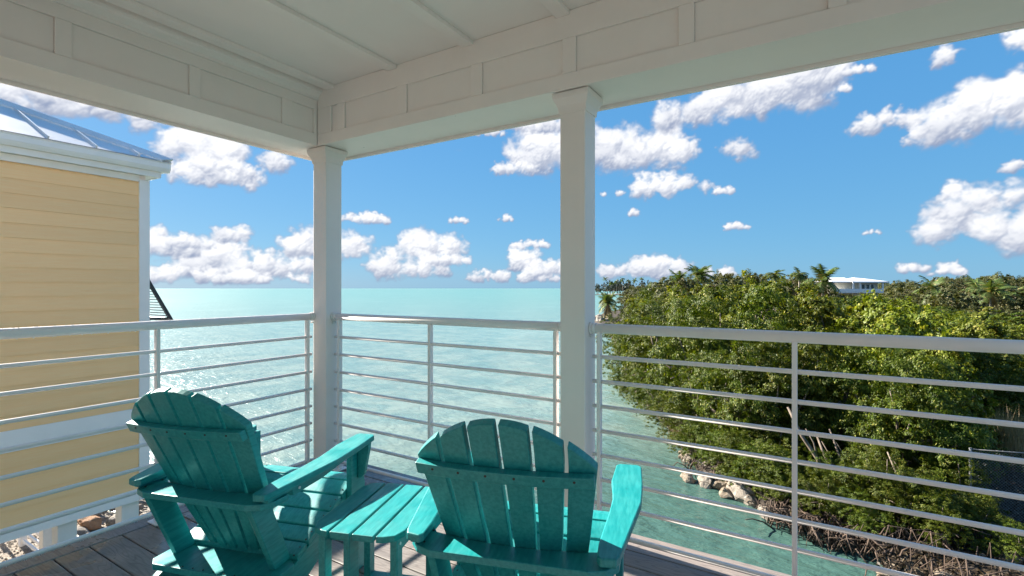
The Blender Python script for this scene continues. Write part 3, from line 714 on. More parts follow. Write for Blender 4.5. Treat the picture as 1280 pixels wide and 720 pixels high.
# ------------------------------------------------------------------ rocks
def rock_mesh(name, seed, mt, sub=3, squash=.75):
    import bmesh
    bm = bmesh.new(); bmesh.ops.create_icosphere(bm, subdivisions=sub, radius=1); r = np.random.default_rng(seed)
    pl = [(Vector(r.normal(size=3)).normalized(), .62 + .3 * r.random()) for _ in range(11)]
    off = Vector(r.normal(size=3) * 10)
    from mathutils import noise
    for v_ in bm.verts:
        for n_, d_ in pl:
            k_ = v_.co.dot(n_)
            if k_ > d_: v_.co -= n_ * (k_ - d_) * .9
        v_.co *= 1 + .22 * noise.noise(v_.co * 1.7 + off) + .10 * noise.noise(v_.co * 4.5 + off)
        v_.co.z *= squash
    me = bpy.data.meshes.new(name); bm.to_mesh(me); bm.free(); me.materials.append(mt)
    me.polygons.foreach_set('use_smooth', [False] * len(me.polygons)); return me
RM = [rock_mesh('rock', 20 + i, M['rock'], 2) for i in range(5)]; RR_ = rock_mesh('rock', 40, M['rust_rock'], 3)
RW = [rock_mesh('rock', 50 + i, M['wet_rock'], 3) for i in range(3)]; RB = [rock_mesh('rock', 60 + i, M['rock'], 3, .9) for i in range(3)]
def put_rock(me, x, y_, z, s_, label, group=None, rz=None):
    o = bpy.data.objects.new('rock', me); COL.objects.link(o); o.location = (x, y_, z); r = random.Random(int(x * 100 + y_ * 37))
    o.rotation_euler = (r.uniform(-.4, .4), r.uniform(-.4, .4), r.uniform(0, 6.3) if rz is None else rz); o.scale = (s_ * r.uniform(.85, 1.25), s_ * r.uniform(.8, 1.1), s_ * r.uniform(.75, 1.0))
    return tag(o, label, 'rock', group)
rr = random.Random(3)
put_rock(RR_, *at(113, 12.0), -4.42, .27, 'large rust-brown rock on the rubble bank under the yellow house')
n_r = 0
for k in range(900):
    if n_r >= 270: break
    x = rr.uniform(-17, -7.6); y_ = rr.uniform(1.9, 6.1); D = (Vector((x, y_, 0)) - CAM).dot(FW); px = 640 + 625 * (Vector((x, y_, 0)) - CAM).dot(RT) / D
    if not (75 < px < 245): continue
    z = -4.55 if y_ < 3.6 else -4.55 - (y_ - 3.6) * .62
    big = rr.random() < .25
    put_rock(rr.choice(RM), x, y_, z + rr.uniform(-.05, .12), rr.uniform(.16, .30) if big else rr.uniform(.07, .15),
             'pale coral rock in the rubble bank under the yellow house' if big else 'small pale stone in the rubble bank under the yellow house', 'rubble of the bank under the yellow house'); n_r += 1
# small gravel as real geometry
V = []; F = []
base = np.array([(1, 0, 0), (-.5, .87, 0), (-.5, -.87, 0), (0, 0, .9)]); ft = np.array([(0, 1, 3), (1, 2, 3), (2, 0, 3)])
N = 9000; px_ = rng.uniform(-30, 260, N); D_ = rng.uniform(9.2, 17, N); s_ = rng.uniform(.018, .055, N); th = rng.uniform(0, 6.3, N)
X = CAM.x + D_ * (RT.x * (px_ - 640) / 625 + FW.x); Y = CAM.y + D_ * (RT.y * (px_ - 640) / 625 + FW.y); keep = (Y < 4.6) & (Y > -6) & (X < -6); X, Y, s_, th = X[keep], Y[keep], s_[keep], th[keep]; N = len(X)
Z = np.where(Y < 3.6, -4.56, -4.56 - (Y - 3.6) * .62)
c_, sn = np.cos(th), np.sin(th); VX = base[None, :, 0] * c_[:, None] - base[None, :, 1] * sn[:, None]; VY = base[None, :, 0] * sn[:, None] + base[None, :, 1] * c_[:, None]
V = np.stack([X[:, None] + VX * s_[:, None], Y[:, None] + VY * s_[:, None], Z[:, None] + (base[None, :, 2] - .1) * s_[:, None]], -1).reshape(-1, 3)
F = (ft[None] + 4 * np.arange(N)[:, None, None]).reshape(-1, 3)
o = bpy.data.objects.new('gravel', np_mesh('gravel', V, F, M['rock'])); COL.objects.link(o); tag(o, 'loose pale coral gravel on the ground under the yellow house', 'gravel', kind='stuff')

# shore boulders on the right
W_ = -6.0
for (px, py, s_, me, lab) in [
    (927, 618, .62, RB[0], 'largest pale boulder at the water edge below the mangroves'),
    (884, 603, .50, RB[1], 'pale flat-topped boulder in the water, second from the left of the shore row'),
    (861, 598, .36, RW[0], 'low weedy brown rock at the outer left end of the shore row'),
    (898, 607, .38, RW[1], 'dark brown boulder between the pale flat-topped boulder and the largest one'),
    (909, 617, .40, RW[2], 'weedy brown boulder touching the left side of the largest pale boulder'),
    (886, 583, .55, RB[2], 'pale boulder among fallen branches behind the shore row'),
    (863, 541, .62, RB[0], 'upright pale rock at the foot of the mangroves beside dry grass')]:
    D = 625 * 7.15 / (py - 360); x, y_ = at(px, D); put_rock(me, x, y_, -5.97 + s_ * .16, s_ * .86, lab)
for k in range(46):
    i = rr.uniform(0, 11.0); a = int(i); f_ = i - a; px = SH[a][0] * (1 - f_) + SH[a + 1][0] * f_; D = SH[a][1] * (1 - f_) + SH[a + 1][1] * f_ + rr.uniform(.0, 1.3)
    x, y_ = at(px + rr.uniform(0, 12), D); put_rock(rr.choice(RW + RB[:1]), x, y_, -5.9, rr.uniform(.12, .32), 'brown stone among the mangrove roots along the shore', 'stones along the mangrove shore')
for k in range(16):
    x, y_ = at(rr.uniform(742, 762), rr.uniform(104, 116)); put_rock(rr.choice(RB), x, y_, -5.8, rr.uniform(.6, 1.4), 'pale rock on the point below the leaning palm', 'rocks on the far point')

# ------------------------------------------------------------------ vegetation
def leaves(centers, radii, n, size, seed, shell=.35, up=.35, asp=.5, squash=1.0):
    r = np.random.default_rng(seed); C = np.array(centers, float); R = np.array(radii, float); w = R ** 2 / (R ** 2).sum()
    idx = r.choice(len(C), n, p=w); d = r.normal(size=(n, 3)); d /= np.linalg.norm(d, axis=1)[:, None]
    d[:, 2] = np.where((d[:, 2] < -.35) & (r.random(n) < .7), -d[:, 2], d[:, 2])
    # small twig clumps on every lobe
    nc = max(6, n // 45); ci = r.choice(len(C), nc, p=w); cdv = r.normal(size=(nc, 3)); cdv /= np.linalg.norm(cdv, axis=1)[:, None]
    cdv[:, 2] = np.where((cdv[:, 2] < -.3) & (r.random(nc) < .75), -cdv[:, 2], cdv[:, 2])
    cr = R[ci] * (1 - shell * r.random(nc) ** 1.6 + .10 * r.random(nc)); cp = C[ci] + cdv * cr[:, None] * np.array([1, 1, squash])
    j = r.integers(0, nc, n); cs = np.clip(R.mean() * .17, .12, .9) * (0.45 + .9 * r.random(nc))
    p = cp[j] + r.normal(size=(n, 3)) * cs[j][:, None] * np.array([.75, .75, .5])
    nrm = cdv[j] * 1.15 + r.normal(size=(n, 3)) * .48 + np.array([0, 0, up]); nrm /= np.linalg.norm(nrm, axis=1)[:, None]
    t = np.cross(nrm, r.normal(size=(n, 3))); t /= np.linalg.norm(t, axis=1)[:, None]; b = np.cross(nrm, t)
    s = size * (.65 + .7 * r.random(n))[:, None]
    V = np.stack([p - t * s * .5, p + b * s * asp * .5 - nrm * s * .06, p + t * s * .5, p - b * s * asp * .5 - nrm * s * .06], 1).reshape(-1, 3)
    F = np.arange(4 * n).reshape(-1, 4); return V, F
def crown_lobes(seed, R, H, n, zlow=.2):
    """lobes for a broad irregular crown of half width R and height H, hanging low at its edge"""
    r = random.Random(seed); L = []; rad_ = []
    for k in range(n):
        a = r.uniform(0, 6.283); q_ = r.random() ** .6; rr_ = R * q_ * .82; zz_ = H * (zlow + (1 - zlow) * (1 - q_ ** 2.2) * r.uniform(.55, 1.0)) * .86
        if k % 3 == 0: zz_ *= r.uniform(.45, .9)
        L.append((rr_ * math.cos(a), rr_ * math.sin(a), zz_)); rad_.append(R * r.uniform(.17, .42))
    return L, rad_
def limbs(seed, lobes, H, r0, k=6):
    r = random.Random(seed); mb = MB(); base = Vector((0, 0, -.3)); fork = Vector((r.uniform(-.3, .3), r.uniform(-.3, .3), H * .28))
    mb.tube([base, (base + fork) / 2 + Vector((r.uniform(-.15, .15), 0, 0)), fork], [r0 * 1.5, r0 * 1.1, r0 * .95], 7)
    for c_ in r.sample(lobes, min(k, len(lobes))):
        c_ = Vector(c_); m_ = (fork + c_) / 2 + Vector((r.uniform(-.4, .4), r.uniform(-.4, .4), r.uniform(-.2, .5)))
        mb.tube([fork, m_, c_], [r0 * .7, r0 * .45, r0 * .2], 6)
    return mb
def make_tree(name, label, cat, seed, R, H, nl, nleaf, size, lm, r0=.13, loc=(0, 0, -50), group=None, zlow=.2, asp=.5, shell=.22):
    t = thing(name, label, cat, loc, group=group); L, Rd = crown_lobes(seed, R, H, nl, zlow)
    limbs(seed, L, H, r0, 9).build('trunk', M['bark'], t, org=(0, 0, 0))
    V, F = leaves(L, Rd, nleaf, size, seed, asp=asp, shell=shell); o = bpy.data.objects.new('crown', np_mesh('crown', V, F, lm)); COL.objects.link(o); o.parent = t
    return t
GZ = -5.62
LAB = {'m': 'bushy green mangrove tree in the thicket behind the right railing', 'b': 'bright yellow-green leafy tree in the thicket behind the right railing',
       'd': 'olive-green tree in the wood far behind the mangroves', 'i': 'hazy tree on the low island far across the water'}
GRP = {'m': 'mangrove trees along the near shore', 'b': 'bright leafy trees along the near shore', 'd': 'trees of the wood behind the mangroves', 'i': 'trees on the far island'}
protos = {}
MARK = [(790, 'next to the second column'), (830, 'a little right of the second column'), (865, 'above the outer boulders'), (900, 'above the row of boulders'), (940, 'above the largest boulder'),
        (980, 'just left of the middle rail post'), (1020, 'just right of the middle rail post'), (1060, 'in front of the left part of the far house'), (1105, 'in front of the right part of the far house'), (1150, 'right of the far house'),
        (1195, 'just left of the fence post'), (1245, 'behind the chain link fence'), (1400, 'at the right edge of the picture')]
def where(kind, px, D):
    m_ = next(t for p, t in MARK if px < p)
    if kind[0] == 'm': r_ = 'low mangrove' if D < 20.5 else 'mangrove tree' if D < 30 else 'mangrove tree of the second row' if D < 42 else 'mangrove far back in the thicket'
    elif kind[0] == 'b': r_ = 'bright leafy tree' if D < 30 else 'bright leafy tree of the back rows'
    elif kind[0] == 'd': r_ = 'olive wood tree' if D < 95 else 'distant olive wood tree' if D < 130 else 'faint treetop of the farthest wood'
    else: return None
    return r_ + ' ' + m_
def ptop(pr):
    ch = [c for c in pr.children if c.name.startswith('crown')][0]; z = np.empty(len(ch.data.vertices) * 3, np.float32); ch.data.vertices.foreach_get('co', z); return float(np.percentile(z[2::3], 99.2))
PR = {'m': [make_tree('mangrove_tree', LAB['m'], 'tree', 100 + i, 3.0, 6.4, 24, 23000, .125, M['leaf'], .12, group=GRP['m'], zlow=.12) for i in range(4)],
      'b': [make_tree('leafy_tree', LAB['b'], 'tree', 130 + i, 3.0, 6.4, 22, 17000, .165, M['leaf_bright'], .12, group=GRP['b'], zlow=.2, asp=.62) for i in range(3)],
      'mf': [make_tree('mangrove_tree', LAB['m'], 'tree', 150 + i, 3.4, 7.0, 22, 11000, .22, M['leaf'], .14, group=GRP['m']) for i in range(3)],
      'bf': [make_tree('leafy_tree', LAB['b'], 'tree', 170 + i, 3.4, 7.0, 22, 10000, .24, M['leaf_bright'], .14, group=GRP['b']) for i in range(2)],
      'd': [make_tree('wood_tree', LAB['d'], 'tree', 190 + i, 4.2, 7.6, 24, 11000, .27, M['leaf_dull'], .16, group=GRP['d']) for i in range(4)],
      'i': [make_tree('island_tree', LAB['i'], 'tree', 210 + i, 7., 11., 14, 1500, 1.3, M['leaf_far'], .3, group=GRP['i']) for i in range(2)]}
used = set()
PTOP = {kd: [ptop(p) for p in l] for kd, l in PR.items()}
def plant(kind, px, D, sc, hs_=1., z=GZ, rz=None, label=None, row=None):
    k = rr.randrange(len(PR[kind])); pr = PR[kind][k]
    if row is not None: hs_ = max(1.24 + (360 - row) / 625 * D - z, 1.) / PTOP[kind][k] / sc
    x, y_ = at(px, D); loc = (x, y_, z); rz = rr.uniform(0, 6.28) if rz is None else rz
    S_ = (sc, sc, sc * hs_); label = label or where(kind, px, D)
    if (kind, k) not in used:
        used.add((kind, k)); pr.location = loc; pr.rotation_euler = (0, 0, rz); pr.scale = S_
        if label: pr['label'] = label; 
        PR0 = pr; return pr
    o = dup(pr, loc, rz, S_); b_ = kind[0]; o['label'] = label or LAB[b_]; o['group'] = GRP[b_]; return o
# shoreline depth for a column
def shoreD(px):
    xs = [p for p, d in SH[:20]][::-1]; ds = [d for p, d in SH[:20]][::-1]; return float(np.interp(px, xs, ds))
# front rows
NEAR = lambda px: float(np.interp(px, [765, 790, 820, 850, 900, 950, 985, 1010, 1060, 1100, 1150, 1200, 1280, 1340], [396, 384, 379, 374, 364, 362, 372, 376, 373, 377, 388, 398, 404, 406]))
MID = lambda px: float(np.interp(px, [770, 800, 850, 900, 930, 1010, 1040, 1100, 1180, 1330], [380, 371, 362, 354, 351, 356, 374, 376, 388, 394]))
FAR = lambda px: float(np.interp(px, [765, 785, 800, 850, 900, 930, 1010, 1035, 1060, 1120, 1200, 1330], [376, 364, 357, 350, 345, 342, 345, 356, 366, 362, 359, 357]))
VFAR = lambda px: float(np.interp(px, [790, 840, 930, 1010, 1110, 1180, 1230, 1290, 1340], [358, 352, 348, 350, 352, 347, 343, 347, 348]))
ROW = [('m', 818, 36.5, 1.0), ('m', 810, 45, 1.0), ('m', 797, 41, .7), ('m', 832, 31.5, 1.0), ('b', 850, 38, 1.05), ('m', 872, 29.5, .95), ('m', 862, 26.0, .80),
 ('m', 905, 26.5, .90), ('b', 893, 33, 1.0), ('m', 948, 25.5, .9), ('b', 935, 31, 1.0), ('m', 992, 27, .95),
 ('b', 1040, 24.5, .95), ('b', 1085, 23.5, .92), ('m', 1130, 24.5, .95), ('b', 1150, 21, .80),
 ('m', 1190, 26, .95), ('b', 1225, 24, .84), ('m', 1262, 27, .9), ('b', 1290, 25, .8),
 ('m', 1060, 30, 1.0), ('m', 1110, 31, 1.0), ('b', 1165, 32, 1.0), ('m', 1230, 34, 1.0), ('b', 1290, 34, 1.0)]
for kd, px, D, sc in ROW: plant(kd, px, D, sc, row=NEAR(px) + rr.uniform(-2, 5))
# lower trees right at the water, their tops well under the handrail line
LOW = [('m', 905, 21.6, .62, 440), ('m', 930, 20.3, .62, 430), ('m', 960, 19.8, .66, 425), ('m', 985, 19.6, .60, 432), ('m', 1012, 19.8, .66, 420), ('m', 1052, 19.6, .68, 415), ('m', 1095, 18.4, .68, 420),
 ('m', 1128, 16.9, .60, 440), ('m', 1160, 16.4, .58, 455), ('b', 1180, 18.2, .62, 430), ('m', 1192, 16.6, .42, 500), ('m', 1230, 20.5, .72, 432), ('m', 1275, 21, .7, 440), ('m', 875, 23.6, .6, 445)]
for kd, px, D, sc, row in LOW: plant(kd, px, D, sc, row=row)
for k in range(34):
    D = rr.uniform(38, 66); px = rr.uniform(800, 1330); plant(rr.choice(['mf', 'mf', 'bf']), px, D, rr.uniform(.95, 1.2), row=MID(px) + rr.uniform(-2, 7))
for k in range(14): D = rr.uniform(54, 98); px = 768 + 2100 / D + rr.uniform(0, 26); plant('mf', px, D, rr.uniform(.65, .9), row=FAR(px - 12) + rr.uniform(2, 12))
for k in range(56):
    D = rr.uniform(66, 130); px = rr.uniform(766 + 2900 / D, 1330)
    if abs(px - 1070) < 50 and D < 118: continue
    plant('d', px, D, rr.uniform(.95, 1.25), row=FAR(px) + rr.uniform(-3, 6))
for k in range(7): plant('d', 1035 + 13 * k, rr.uniform(80, 95), rr.uniform(.7, .9), row=rr.uniform(368, 372))
for k in range(100):
    D = 130 + 190 * rr.random() ** 1.3; px = rr.uniform(800 if D > 175 else 785, 1340); plant('d', px, D, rr.uniform(1.2, 1.7), row=VFAR(px) + rr.uniform(-.5, 5))
# under-storey shrubs that close the thicket at the water
for (px, D, s_) in [(868, 20.6, .30), (885, 19.6, .30), (900, 18.9, .30), (918, 18.2, .30), (932, 17.9, .34), (948, 17.3, .33), (962, 16.9, .33), (975, 16.5, .32), (990, 16.6, .30), (1068, 15.3, .22), (1090, 15.2, .20), (1100, 16.2, .30),
   (1000, 18.2, .30), (1075, 17.2, .30), (1125, 15.0, .30), (1150, 14.8, .26), (1182, 15.6, .30), (1240, 18.6, .30), (1275, 19.2, .34)]: plant('m', px, D, s_, rr.uniform(.8, 1.1))
for (px, D, s_) in [(1075, 15.2, .32), (1112, 14.5, .34), (1140, 14.1, .32), (1166, 14.3, .35), (1196, 15.0, .34), (1048, 15.4, .20), (1004, 16.1, .26), (1022, 15.0, .24), (1036, 15.9, .26), (990, 15.7, .22), (1060, 14.5, .22), (1085, 14.0, .22), (798, 29.8, .44), (812, 27.7, .42), (826, 26.0, .42), (838, 24.4, .38), (848, 22.6, .30),
   (786, 33.4, .5), (780, 38.5, .6), (775, 48, .7), (856, 21.0, .26), (770, 58, .7), (1180, 13.2, .22), (1230, 13.6, .24), (1262, 12.6, .20)]: plant('m', px, D, s_, rr.uniform(.8, 1.1))
for k in range(14):
    px = rr.uniform(1000, 1300); D = rr.uniform(19, 26); plant('m', px, D, rr.uniform(.35, .5), rr.uniform(.8, 1.2))

# prop roots and dead branches at the water, one tangle per stretch of shore
def tangle(px0, px1, n, label, hgt=1.1, seed=0, d0=0., d1=1.6):
    r = random.Random(seed); mb = MB(); n = int(n * .45)
    for k in range(n):
        px = r.uniform(px0, px1); D = shoreD(px) + r.uniform(d0, d1) - .35; x, y_ = at(px, D); a = r.uniform(0, 6.28); L = r.uniform(.2, .75); h_ = r.uniform(.3, 1) * hgt
        p0 = Vector((x, y_, -6.05)); p2 = p0 + Vector((math.cos(a) * L, math.sin(a) * L, h_)); p1 = p0 * .5 + p2 * .5 + Vector((0, 0, r.uniform(.05, .45)))
        q_ = p2 + Vector((math.cos(a + .5) * L * .5, math.sin(a + .5) * L * .5, r.uniform(-.5, .3)))
        w = r.uniform(.010, .028); mb.tube([p0, p1, p2, q_], [w, w * .95, w * .8, w * .5], 5)
    x, y_ = at((px0 + px1) / 2, shoreD((px0 + px1) / 2)); o = mb.build('mangrove_roots', M['root'], org=(x, y_, -6)); o.location = (x, y_, -6)
    return tag(o, label, 'roots', 'tangles of mangrove roots at the water')
tangle(957, 1015, 190, 'sunlit tangle of brown mangrove roots beside the largest boulder', .75, 1, -.1, .8)
tangle(1015, 1060, 170, 'tangle of brown mangrove roots right of the post of the right railing', .75, 2, -.1, .8)
tangle(1060, 1120, 170, 'shaded tangle of brown roots where the cove ends', .8, 3, .0, 1.3)
tangle(850, 900, 70, 'dark tangle of roots and dead twigs behind the boulders', .5, 4, .5, 1.3)
# litter and roots on the dark ground right of the cove
r3_ = np.random.default_rng(77); N = 9000; px_ = r3_.uniform(1095, 1345, N); D_ = r3_.uniform(10.2, 19, N)
X = CAM.x + D_ * (RT.x * (px_ - 640) / 625 + FW.x); Y = CAM.y + D_ * (RT.y * (px_ - 640) / 625 + FW.y); P3 = np.stack([X, Y, np.full(N, -5.60) + r3_.random(N) * .05], -1)
nr = r3_.normal(size=(N, 3)) * .45 + np.array([0, 0, 1]); nr /= np.linalg.norm(nr, axis=1)[:, None]; t_ = np.cross(nr, r3_.normal(size=(N, 3))); t_ /= np.linalg.norm(t_, axis=1)[:, None]; b3 = np.cross(nr, t_)
sz3 = r3_.uniform(.03, .085, N)[:, None]; V = np.stack([P3 - t_ * sz3, P3 + b3 * sz3 * .5, P3 + t_ * sz3, P3 - b3 * sz3 * .5], 1).reshape(-1, 3); F = np.arange(4 * N).reshape(-1, 4)
M['litter'] = leaf('dead_leaf', (.02, .014, .009), (.06, .04, .023), (.12, .09, .055), .15, .05)
o = bpy.data.objects.new('dead_leaves', np_mesh('dead_leaves', V, F, M['litter'])); COL.objects.link(o); tag(o, 'dead leaves scattered over the dark ground before the chain link fence', 'leaves', kind='stuff')
def ground_roots(px0, px1, D0, D1, n, label, seed):
    r = random.Random(seed); mb = MB()
    for k in range(n):
        x, y_ = at(r.uniform(px0, px1), r.uniform(D0, D1)); a = r.uniform(0, 6.28); L = r.uniform(.3, 1.1); h_ = r.uniform(.1, .8); p0 = Vector((x, y_, -5.75)); p1 = p0 + Vector((math.cos(a) * L * .4, math.sin(a) * L * .4, h_)); p2 = p0 + Vector((math.cos(a) * L, math.sin(a) * L, h_ * r.uniform(-.1, 1.2)))
        w = r.uniform(.010, .026); mb.tube([p0, p1, p2], [w, w * .85, w * .5], 5)
    x, y_ = at((px0 + px1) / 2, (D0 + D1) / 2); o = mb.build('mangrove_roots', M['root'], org=(x, y_, -5.7)); o.location = (x, y_, -5.7); tag(o, label, 'roots', 'tangles of mangrove roots at the water')
ground_roots(1110, 1200, 12.6, 15.0, 110, 'dark upright roots under the shrubs left of the fence post', 21)
ground_roots(1130, 1290, 11.0, 13.5, 70, 'scattered dark roots on the ground at the lower right corner', 22)
for k in range(22):
    px = rr.uniform(1105, 1290); x, y_ = at(px, rr.uniform(10.6, 13.6)); put_rock(rr.choice(RW), x, y_, -5.66, rr.uniform(.10, .26), 'dark weedy stone on the ground at the lower right corner', 'dark stones at the lower right corner')
# leaning pale trunks seen in the gaps
for k, (px, py, tx, ty, D, w, lab) in enumerate([
    (1034, 612, 1002, 548, 16.2, .07, 'pale leaning trunk in the dark gap of the mangroves, leftmost of three'),
    (1046, 618, 1030, 572, 16.6, .055, 'pale leaning trunk in the dark gap of the mangroves, middle one of three'),
    (1064, 620, 1048, 570, 17.0, .05, 'pale leaning trunk in the dark gap of the mangroves, rightmost of three'),
    (974, 494, 955, 480, 22.0, .05, 'bare grey branch sticking out under the handrail in the mangroves'),
    (1137, 646, 1122, 600, 14.6, .04, 'dark thin trunk standing over the end of the cove')]):
    x0, y0 = at(px, D); x1, y1 = at(tx, D + .3); z0 = 1.24 + (360 - py) / 625 * D; z1 = 1.24 + (360 - ty) / 625 * D
    a = Vector((x0, y0, z0)); b_ = Vector((x1, y1, z1)); m_ = (a + b_) / 2 + Vector((.10, 0, .12))
    foot = Vector((x0 + .15, y0, -5.7)); t_ = thing('bare_trunk', lab, 'tree', tuple(foot), group=None)
    MB().tube([foot, a, m_, b_, b_ + (b_ - m_) * .9 + Vector((0, .3, .2))], [w * 1.2, w, w * .9, w * .75, w * .5], 7).build('trunk', M['bark'], t_)
    MB().tube([m_, m_ + Vector((-.12, .1, .5)), m_ + Vector((-.35, .2, .9))], [w * .5, w * .35, w * .2], 6).build('branch', M['bark'], t_)
# dry grass tuft beside the upright rock
def tuft(px, D, n, h_, lab, cat='grass', mt='frond_dry', z=-5.8):
    x, y_ = at(px, D); r = np.random.default_rng(int(px)); V = []; F = []
    for k in range(n):
        a = r.uniform(0, 6.28); rr_ = abs(r.normal()) * .35; b0_ = np.array([x + rr_ * math.cos(a), y_ + rr_ * math.sin(a), z]); d = np.array([r.normal() * .25, r.normal() * .25, 1]) * h_ * r.uniform(.5, 1)
        w = np.array([math.cos(a + 1), math.sin(a + 1), 0]) * .012; i0 = len(V); V += [b0_ - w, b0_ + w, b0_ + d]; F.append((i0, i0 + 1, i0 + 2))
    o = bpy.data.objects.new('grass_tuft', np_mesh('grass_tuft', np.array(V), np.array(F), M[mt])); COL.objects.link(o); return tag(o, lab, cat, kind='stuff')
tuft(850, 22.6, 380, .9, 'dry straw-coloured grass tuft beside the upright rock')
tuft(1262, 17.5, 700, 1.5, 'pale dry grass growing above the chain link fence', z=-4.4)

# palms
def make_palm(loc, H, lean, nf, fl, label, dry=0, seed=0, group='coconut palms above the trees'):
    r = random.Random(seed); t = thing('palm_tree', label, 'palm', loc, group=group); top = Vector((lean[0], lean[1], H))
    MB().tube([(0, 0, -.3), (lean[0] * .25, lean[1] * .25, H * .4), (lean[0] * .65, lean[1] * .65, H * .75), top], [.20, .15, .13, .11], 8).build('trunk', M['palm_bark'], t, org=(0, 0, 0))
    for k in range(nf):
        a = 6.283 * k / nf * 1.618 * 2 + r.uniform(-.2, .2); e0 = rad(r.uniform(-35, 75)) if k >= dry else rad(-60); pts = []; p = top.copy(); d = Vector((math.cos(a) * math.cos(e0), math.sin(a) * math.cos(e0), math.sin(e0))); L = fl * r.uniform(.8, 1.1)
        ns = 9
        for s in range(ns): pts.append(p.copy()); p = p + d * L / ns; d = (d + Vector((0, 0, -.17))).normalized()
        V = []; F = []
        side = Vector((-math.sin(a), math.cos(a), 0))
        for s in range(1, ns):
            f_ = s / ns; wl = fl * .30 * math.sin(math.pi * min(1, .18 + f_ * .80)) + .05; dd_ = (pts[s] - pts[s - 1]).normalized()
            for sg in (-1, 1):
                for m_ in (0, .33, .66):
                    b_ = pts[s - 1].lerp(pts[s], m_); w = dd_ * .075 * fl / 3; tip = b_ + side * sg * wl + dd_ * wl * .55 + Vector((0, 0, -wl * r.uniform(.25, .65))); i0 = len(V); V += [tuple(b_ - w), tuple(b_ + w), tuple(tip)]; F.append((i0, i0 + 1, i0 + 2))
        o = bpy.data.objects.new('frond', np_mesh('frond', np.array(V), np.array(F), M['frond_dry'] if k < dry else M['frond'])); COL.objects.link(o); o.parent = t
    return t
def palm_at(px, D, ytop, fl, nf, label, lean=(0, 0), dry=0, seed=0, z0=GZ):
    fl *= 1.3; x, y_ = at(px, D); H = 1.24 + (360 - ytop) / 625 * D - z0; return make_palm((x, y_, z0), H, lean, nf, fl, label, dry, seed)
palm_at(755, 104, 379, 2.6, 16, 'lone leaning palm with browned fronds on the rocky point beside the column', (.6, .4), 4, 1)
palm_at(762, 118, 373, 2.6, 14, 'palm just right of the lone palm, at the edge of the trees on the point', (-.8, 0), 2, 2)
palm_at(871, 84, 345, 2.7, 18, 'tall palm standing above the canopy left of the middle of the thicket', (.3, .3), 0, 3)
palm_at(849, 92, 353, 2.6, 15, 'short-topped palm left of the tallest palm in the canopy', (0, .3), 0, 4)
palm_at(812, 100, 366, 2.8, 15, 'palm with drooping fronds in front of the left end of the wood', (.3, 0), 2, 5)
palm_at(967, 96, 343, 1.8, 15, 'palm showing just its head above the highest trees', (.3, 0), 0, 6)
palm_at(999, 90, 342, 1.7, 14, 'palm head at the right end of the highest trees', (0, 0), 0, 7)
palm_at(1026, 62, 350, 2.2, 18, 'dark palm drooping in front of the white-roofed far house', (.3, 0), 3, 8)
palm_at(1168, 78, 361, 2.6, 15, 'pale palm in the wood right of the far house', (0, 0), 0, 9)
palm_at(1238, 80, 366, 2.8, 15, 'palm with arching fronds in the wood at far right', (0, 0), 2, 10)
palm_at(1222, 95, 360, 2.6, 14, 'pale upright palm left of the arching one at far right', (0, 0), 0, 11)
palm_at(1270, 90, 362, 2.6, 14, 'palm at the right edge of the picture above the railing', (0, 0), 0, 12)

# chain link fence in the shade, right
x0, y0 = at(1213, 14.9); fpost = thing('chain_link_fence', 'grey chain link fence with a round end post in the shade at lower right', 'fence', (x0, y0, -5.62))
MB().tube([(x0, y0, -5.7), (x0, y0, -3.52)], .035, 10).build('post', M['wire'], fpost)
x1, y1 = at(1345, 14.2); dv = Vector((x1 - x0, y1 - y0, 0)); L = dv.length; dv /= L
MB().tube([(x0, y0, -3.56), (x1, y1, -3.56)], .02, 8).build('top_tube', M['wire'], fpost)
mb = MB(); pt = .085; Hh = 1.95
for k in range(-int(Hh / pt), int(L / pt) + 1):
    for sg in (1, -1):
        s0 = k * pt if sg > 0 else k * pt + Hh
        a0, a1 = s0, s0 + sg * Hh; zA, zB = -5.55, -5.55 + Hh
        if sg > 0: lo, hi = max(a0, 0), min(a1, L)
        else: lo, hi = max(a1, 0), min(a0, L)
        if hi - lo < .02: continue
        z_ = lambda s__: zA + (s__ - s0) * sg
        pA = Vector((x0, y0, 0)) + dv * lo + Vector((0, 0, z_(lo))); pB = Vector((x0, y0, 0)) + dv * hi + Vector((0, 0, z_(hi))); mb.tube([pA, pB], .0045, 3, False)
mb.build('wire_mesh', M['wire'], fpost, kind='stuff')

# ------------------------------------------------------------------ far house above the trees
D = 104; hx, hy = at(1070, D); ang = YAW + rad(-4); fh = thing('far_house', 'distant house with a white hipped roof showing above the trees', 'house', (hx, hy, GZ), ang); O = dict(org=(0, 0, 0))
zE = 1.24 + (360 - 352) / 625 * D - GZ; zR = 1.24 + (360 - 346.5) / 625 * D - GZ
MB().box(-4.3, 4.3, 0, 7, 0, zE - .1).build('wall', M['far_wall'], fh, **O)
mb = MB(); mb.add([(-5.4, -.9, zE), (-1.3, -.9, zE), (-1.3, 7.6, zE), (-5.4, 7.6, zE), (-4.4, 3.2, zR), (-.5, 3.2, zR)], [(0, 1, 5, 4), (2, 3, 4, 5), (0, 4, 3), (1, 2, 5)])
mb.add([(-1.6, -1.5, zE), (5.6, -1.5, zE), (5.6, 7.6, zE), (-1.6, 7.6, zE), (1.2, 2.6, zR + .02), (3.0, 2.6, zR - .2)], [(0, 1, 5, 4), (1, 2, 5), (2, 3, 4, 5), (3, 0, 4)])
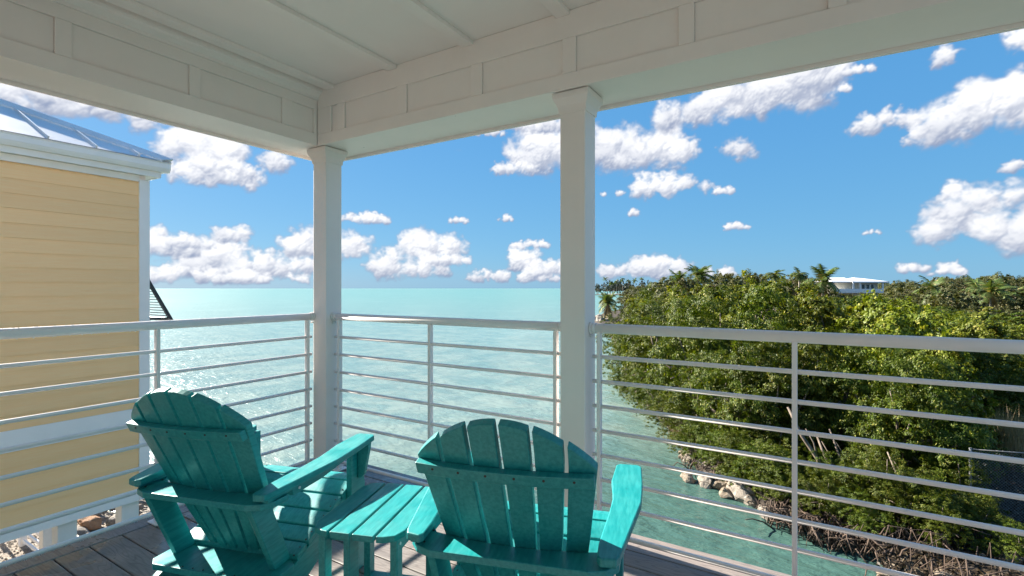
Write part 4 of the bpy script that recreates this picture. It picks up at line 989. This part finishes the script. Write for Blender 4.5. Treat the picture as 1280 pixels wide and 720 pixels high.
mb.box(-5.4, -1.6, -.95, -.85, zE - .22, zE + .02); mb.box(-1.6, 5.6, -1.55, -1.45, zE - .28, zE + .02); rfo = mb.build('roof', M['far_roof'], fh, **O)
MB().box(-5.0, 4.6, -1.4, 0, zE - 2.35, zE - 2.15).build('balcony', M['far_white'], fh, **O)
MB().box(-5.0, 4.6, -1.42, -1.36, zE - 2.15, zE - 1.5).build('balustrade', M['far_white'], fh, **O)
for x in (-1.25, .05, 4.5): MB().box(x - .14, x + .14, -1.36, -1.1, zE - 2.3, zE - .05).build('column', M['far_white'], fh, **O)
for x in (1.4, 2.3, 3.2):
    w_ = MB().box(x - .4, x + .4, -.08, -.001, zE - 1.75, zE - .5).build('window', M['far_white'], fh, **O)
    MB().box(x - .27, x + .27, -.10, -.081, zE - 1.68, zE - .6).build('pane', M['glass'], w_, **O)

# ------------------------------------------------------------------ low island on the horizon
D = 520; pts = [at(px, D_) for px, D_ in [(742, 505), (762, 500), (800, 505), (830, 560), (760, 560)]]
cxy = np.array(pts).mean(0); 
ob = MB(); ob.add([(x, y_, -6.3) for x, y_ in pts] + [(x, y_, -5.2) for x, y_ in pts], [(0, 1, 6, 5), (1, 2, 7, 6), (2, 3, 8, 7), (3, 4, 9, 8), (4, 0, 5, 9), (5, 6, 7, 8, 9)])
ob.build('island', M['sand'], kind='structure')
for k in range(26):
    px = rr.uniform(745, 812); hh_ = float(np.interp(px, [742, 752, 775, 795, 812], [.35, .75, 1.0, .9, .9])); plant('i', px, rr.uniform(508, 540), rr.uniform(.5, .8), z=-5.3, row=359 - 9 * hh_ + rr.uniform(-1, 3))
for k in range(7): x, y_ = at(756 + 7.5 * k, 512); make_palm((x, y_, -5.3), rr.uniform(12, 16), (rr.uniform(-1, 1), 0), 9, 4.5, 'palm standing above the trees of the low island', 0, 40 + k, 'palms on the far island')

# remove prototypes that were never planted
for kd, lst in PR.items():
    for k, pr in enumerate(lst):
        if (kd, k) not in used:
            for c_ in list(pr.children): bpy.data.objects.remove(c_)
            bpy.data.objects.remove(pr)
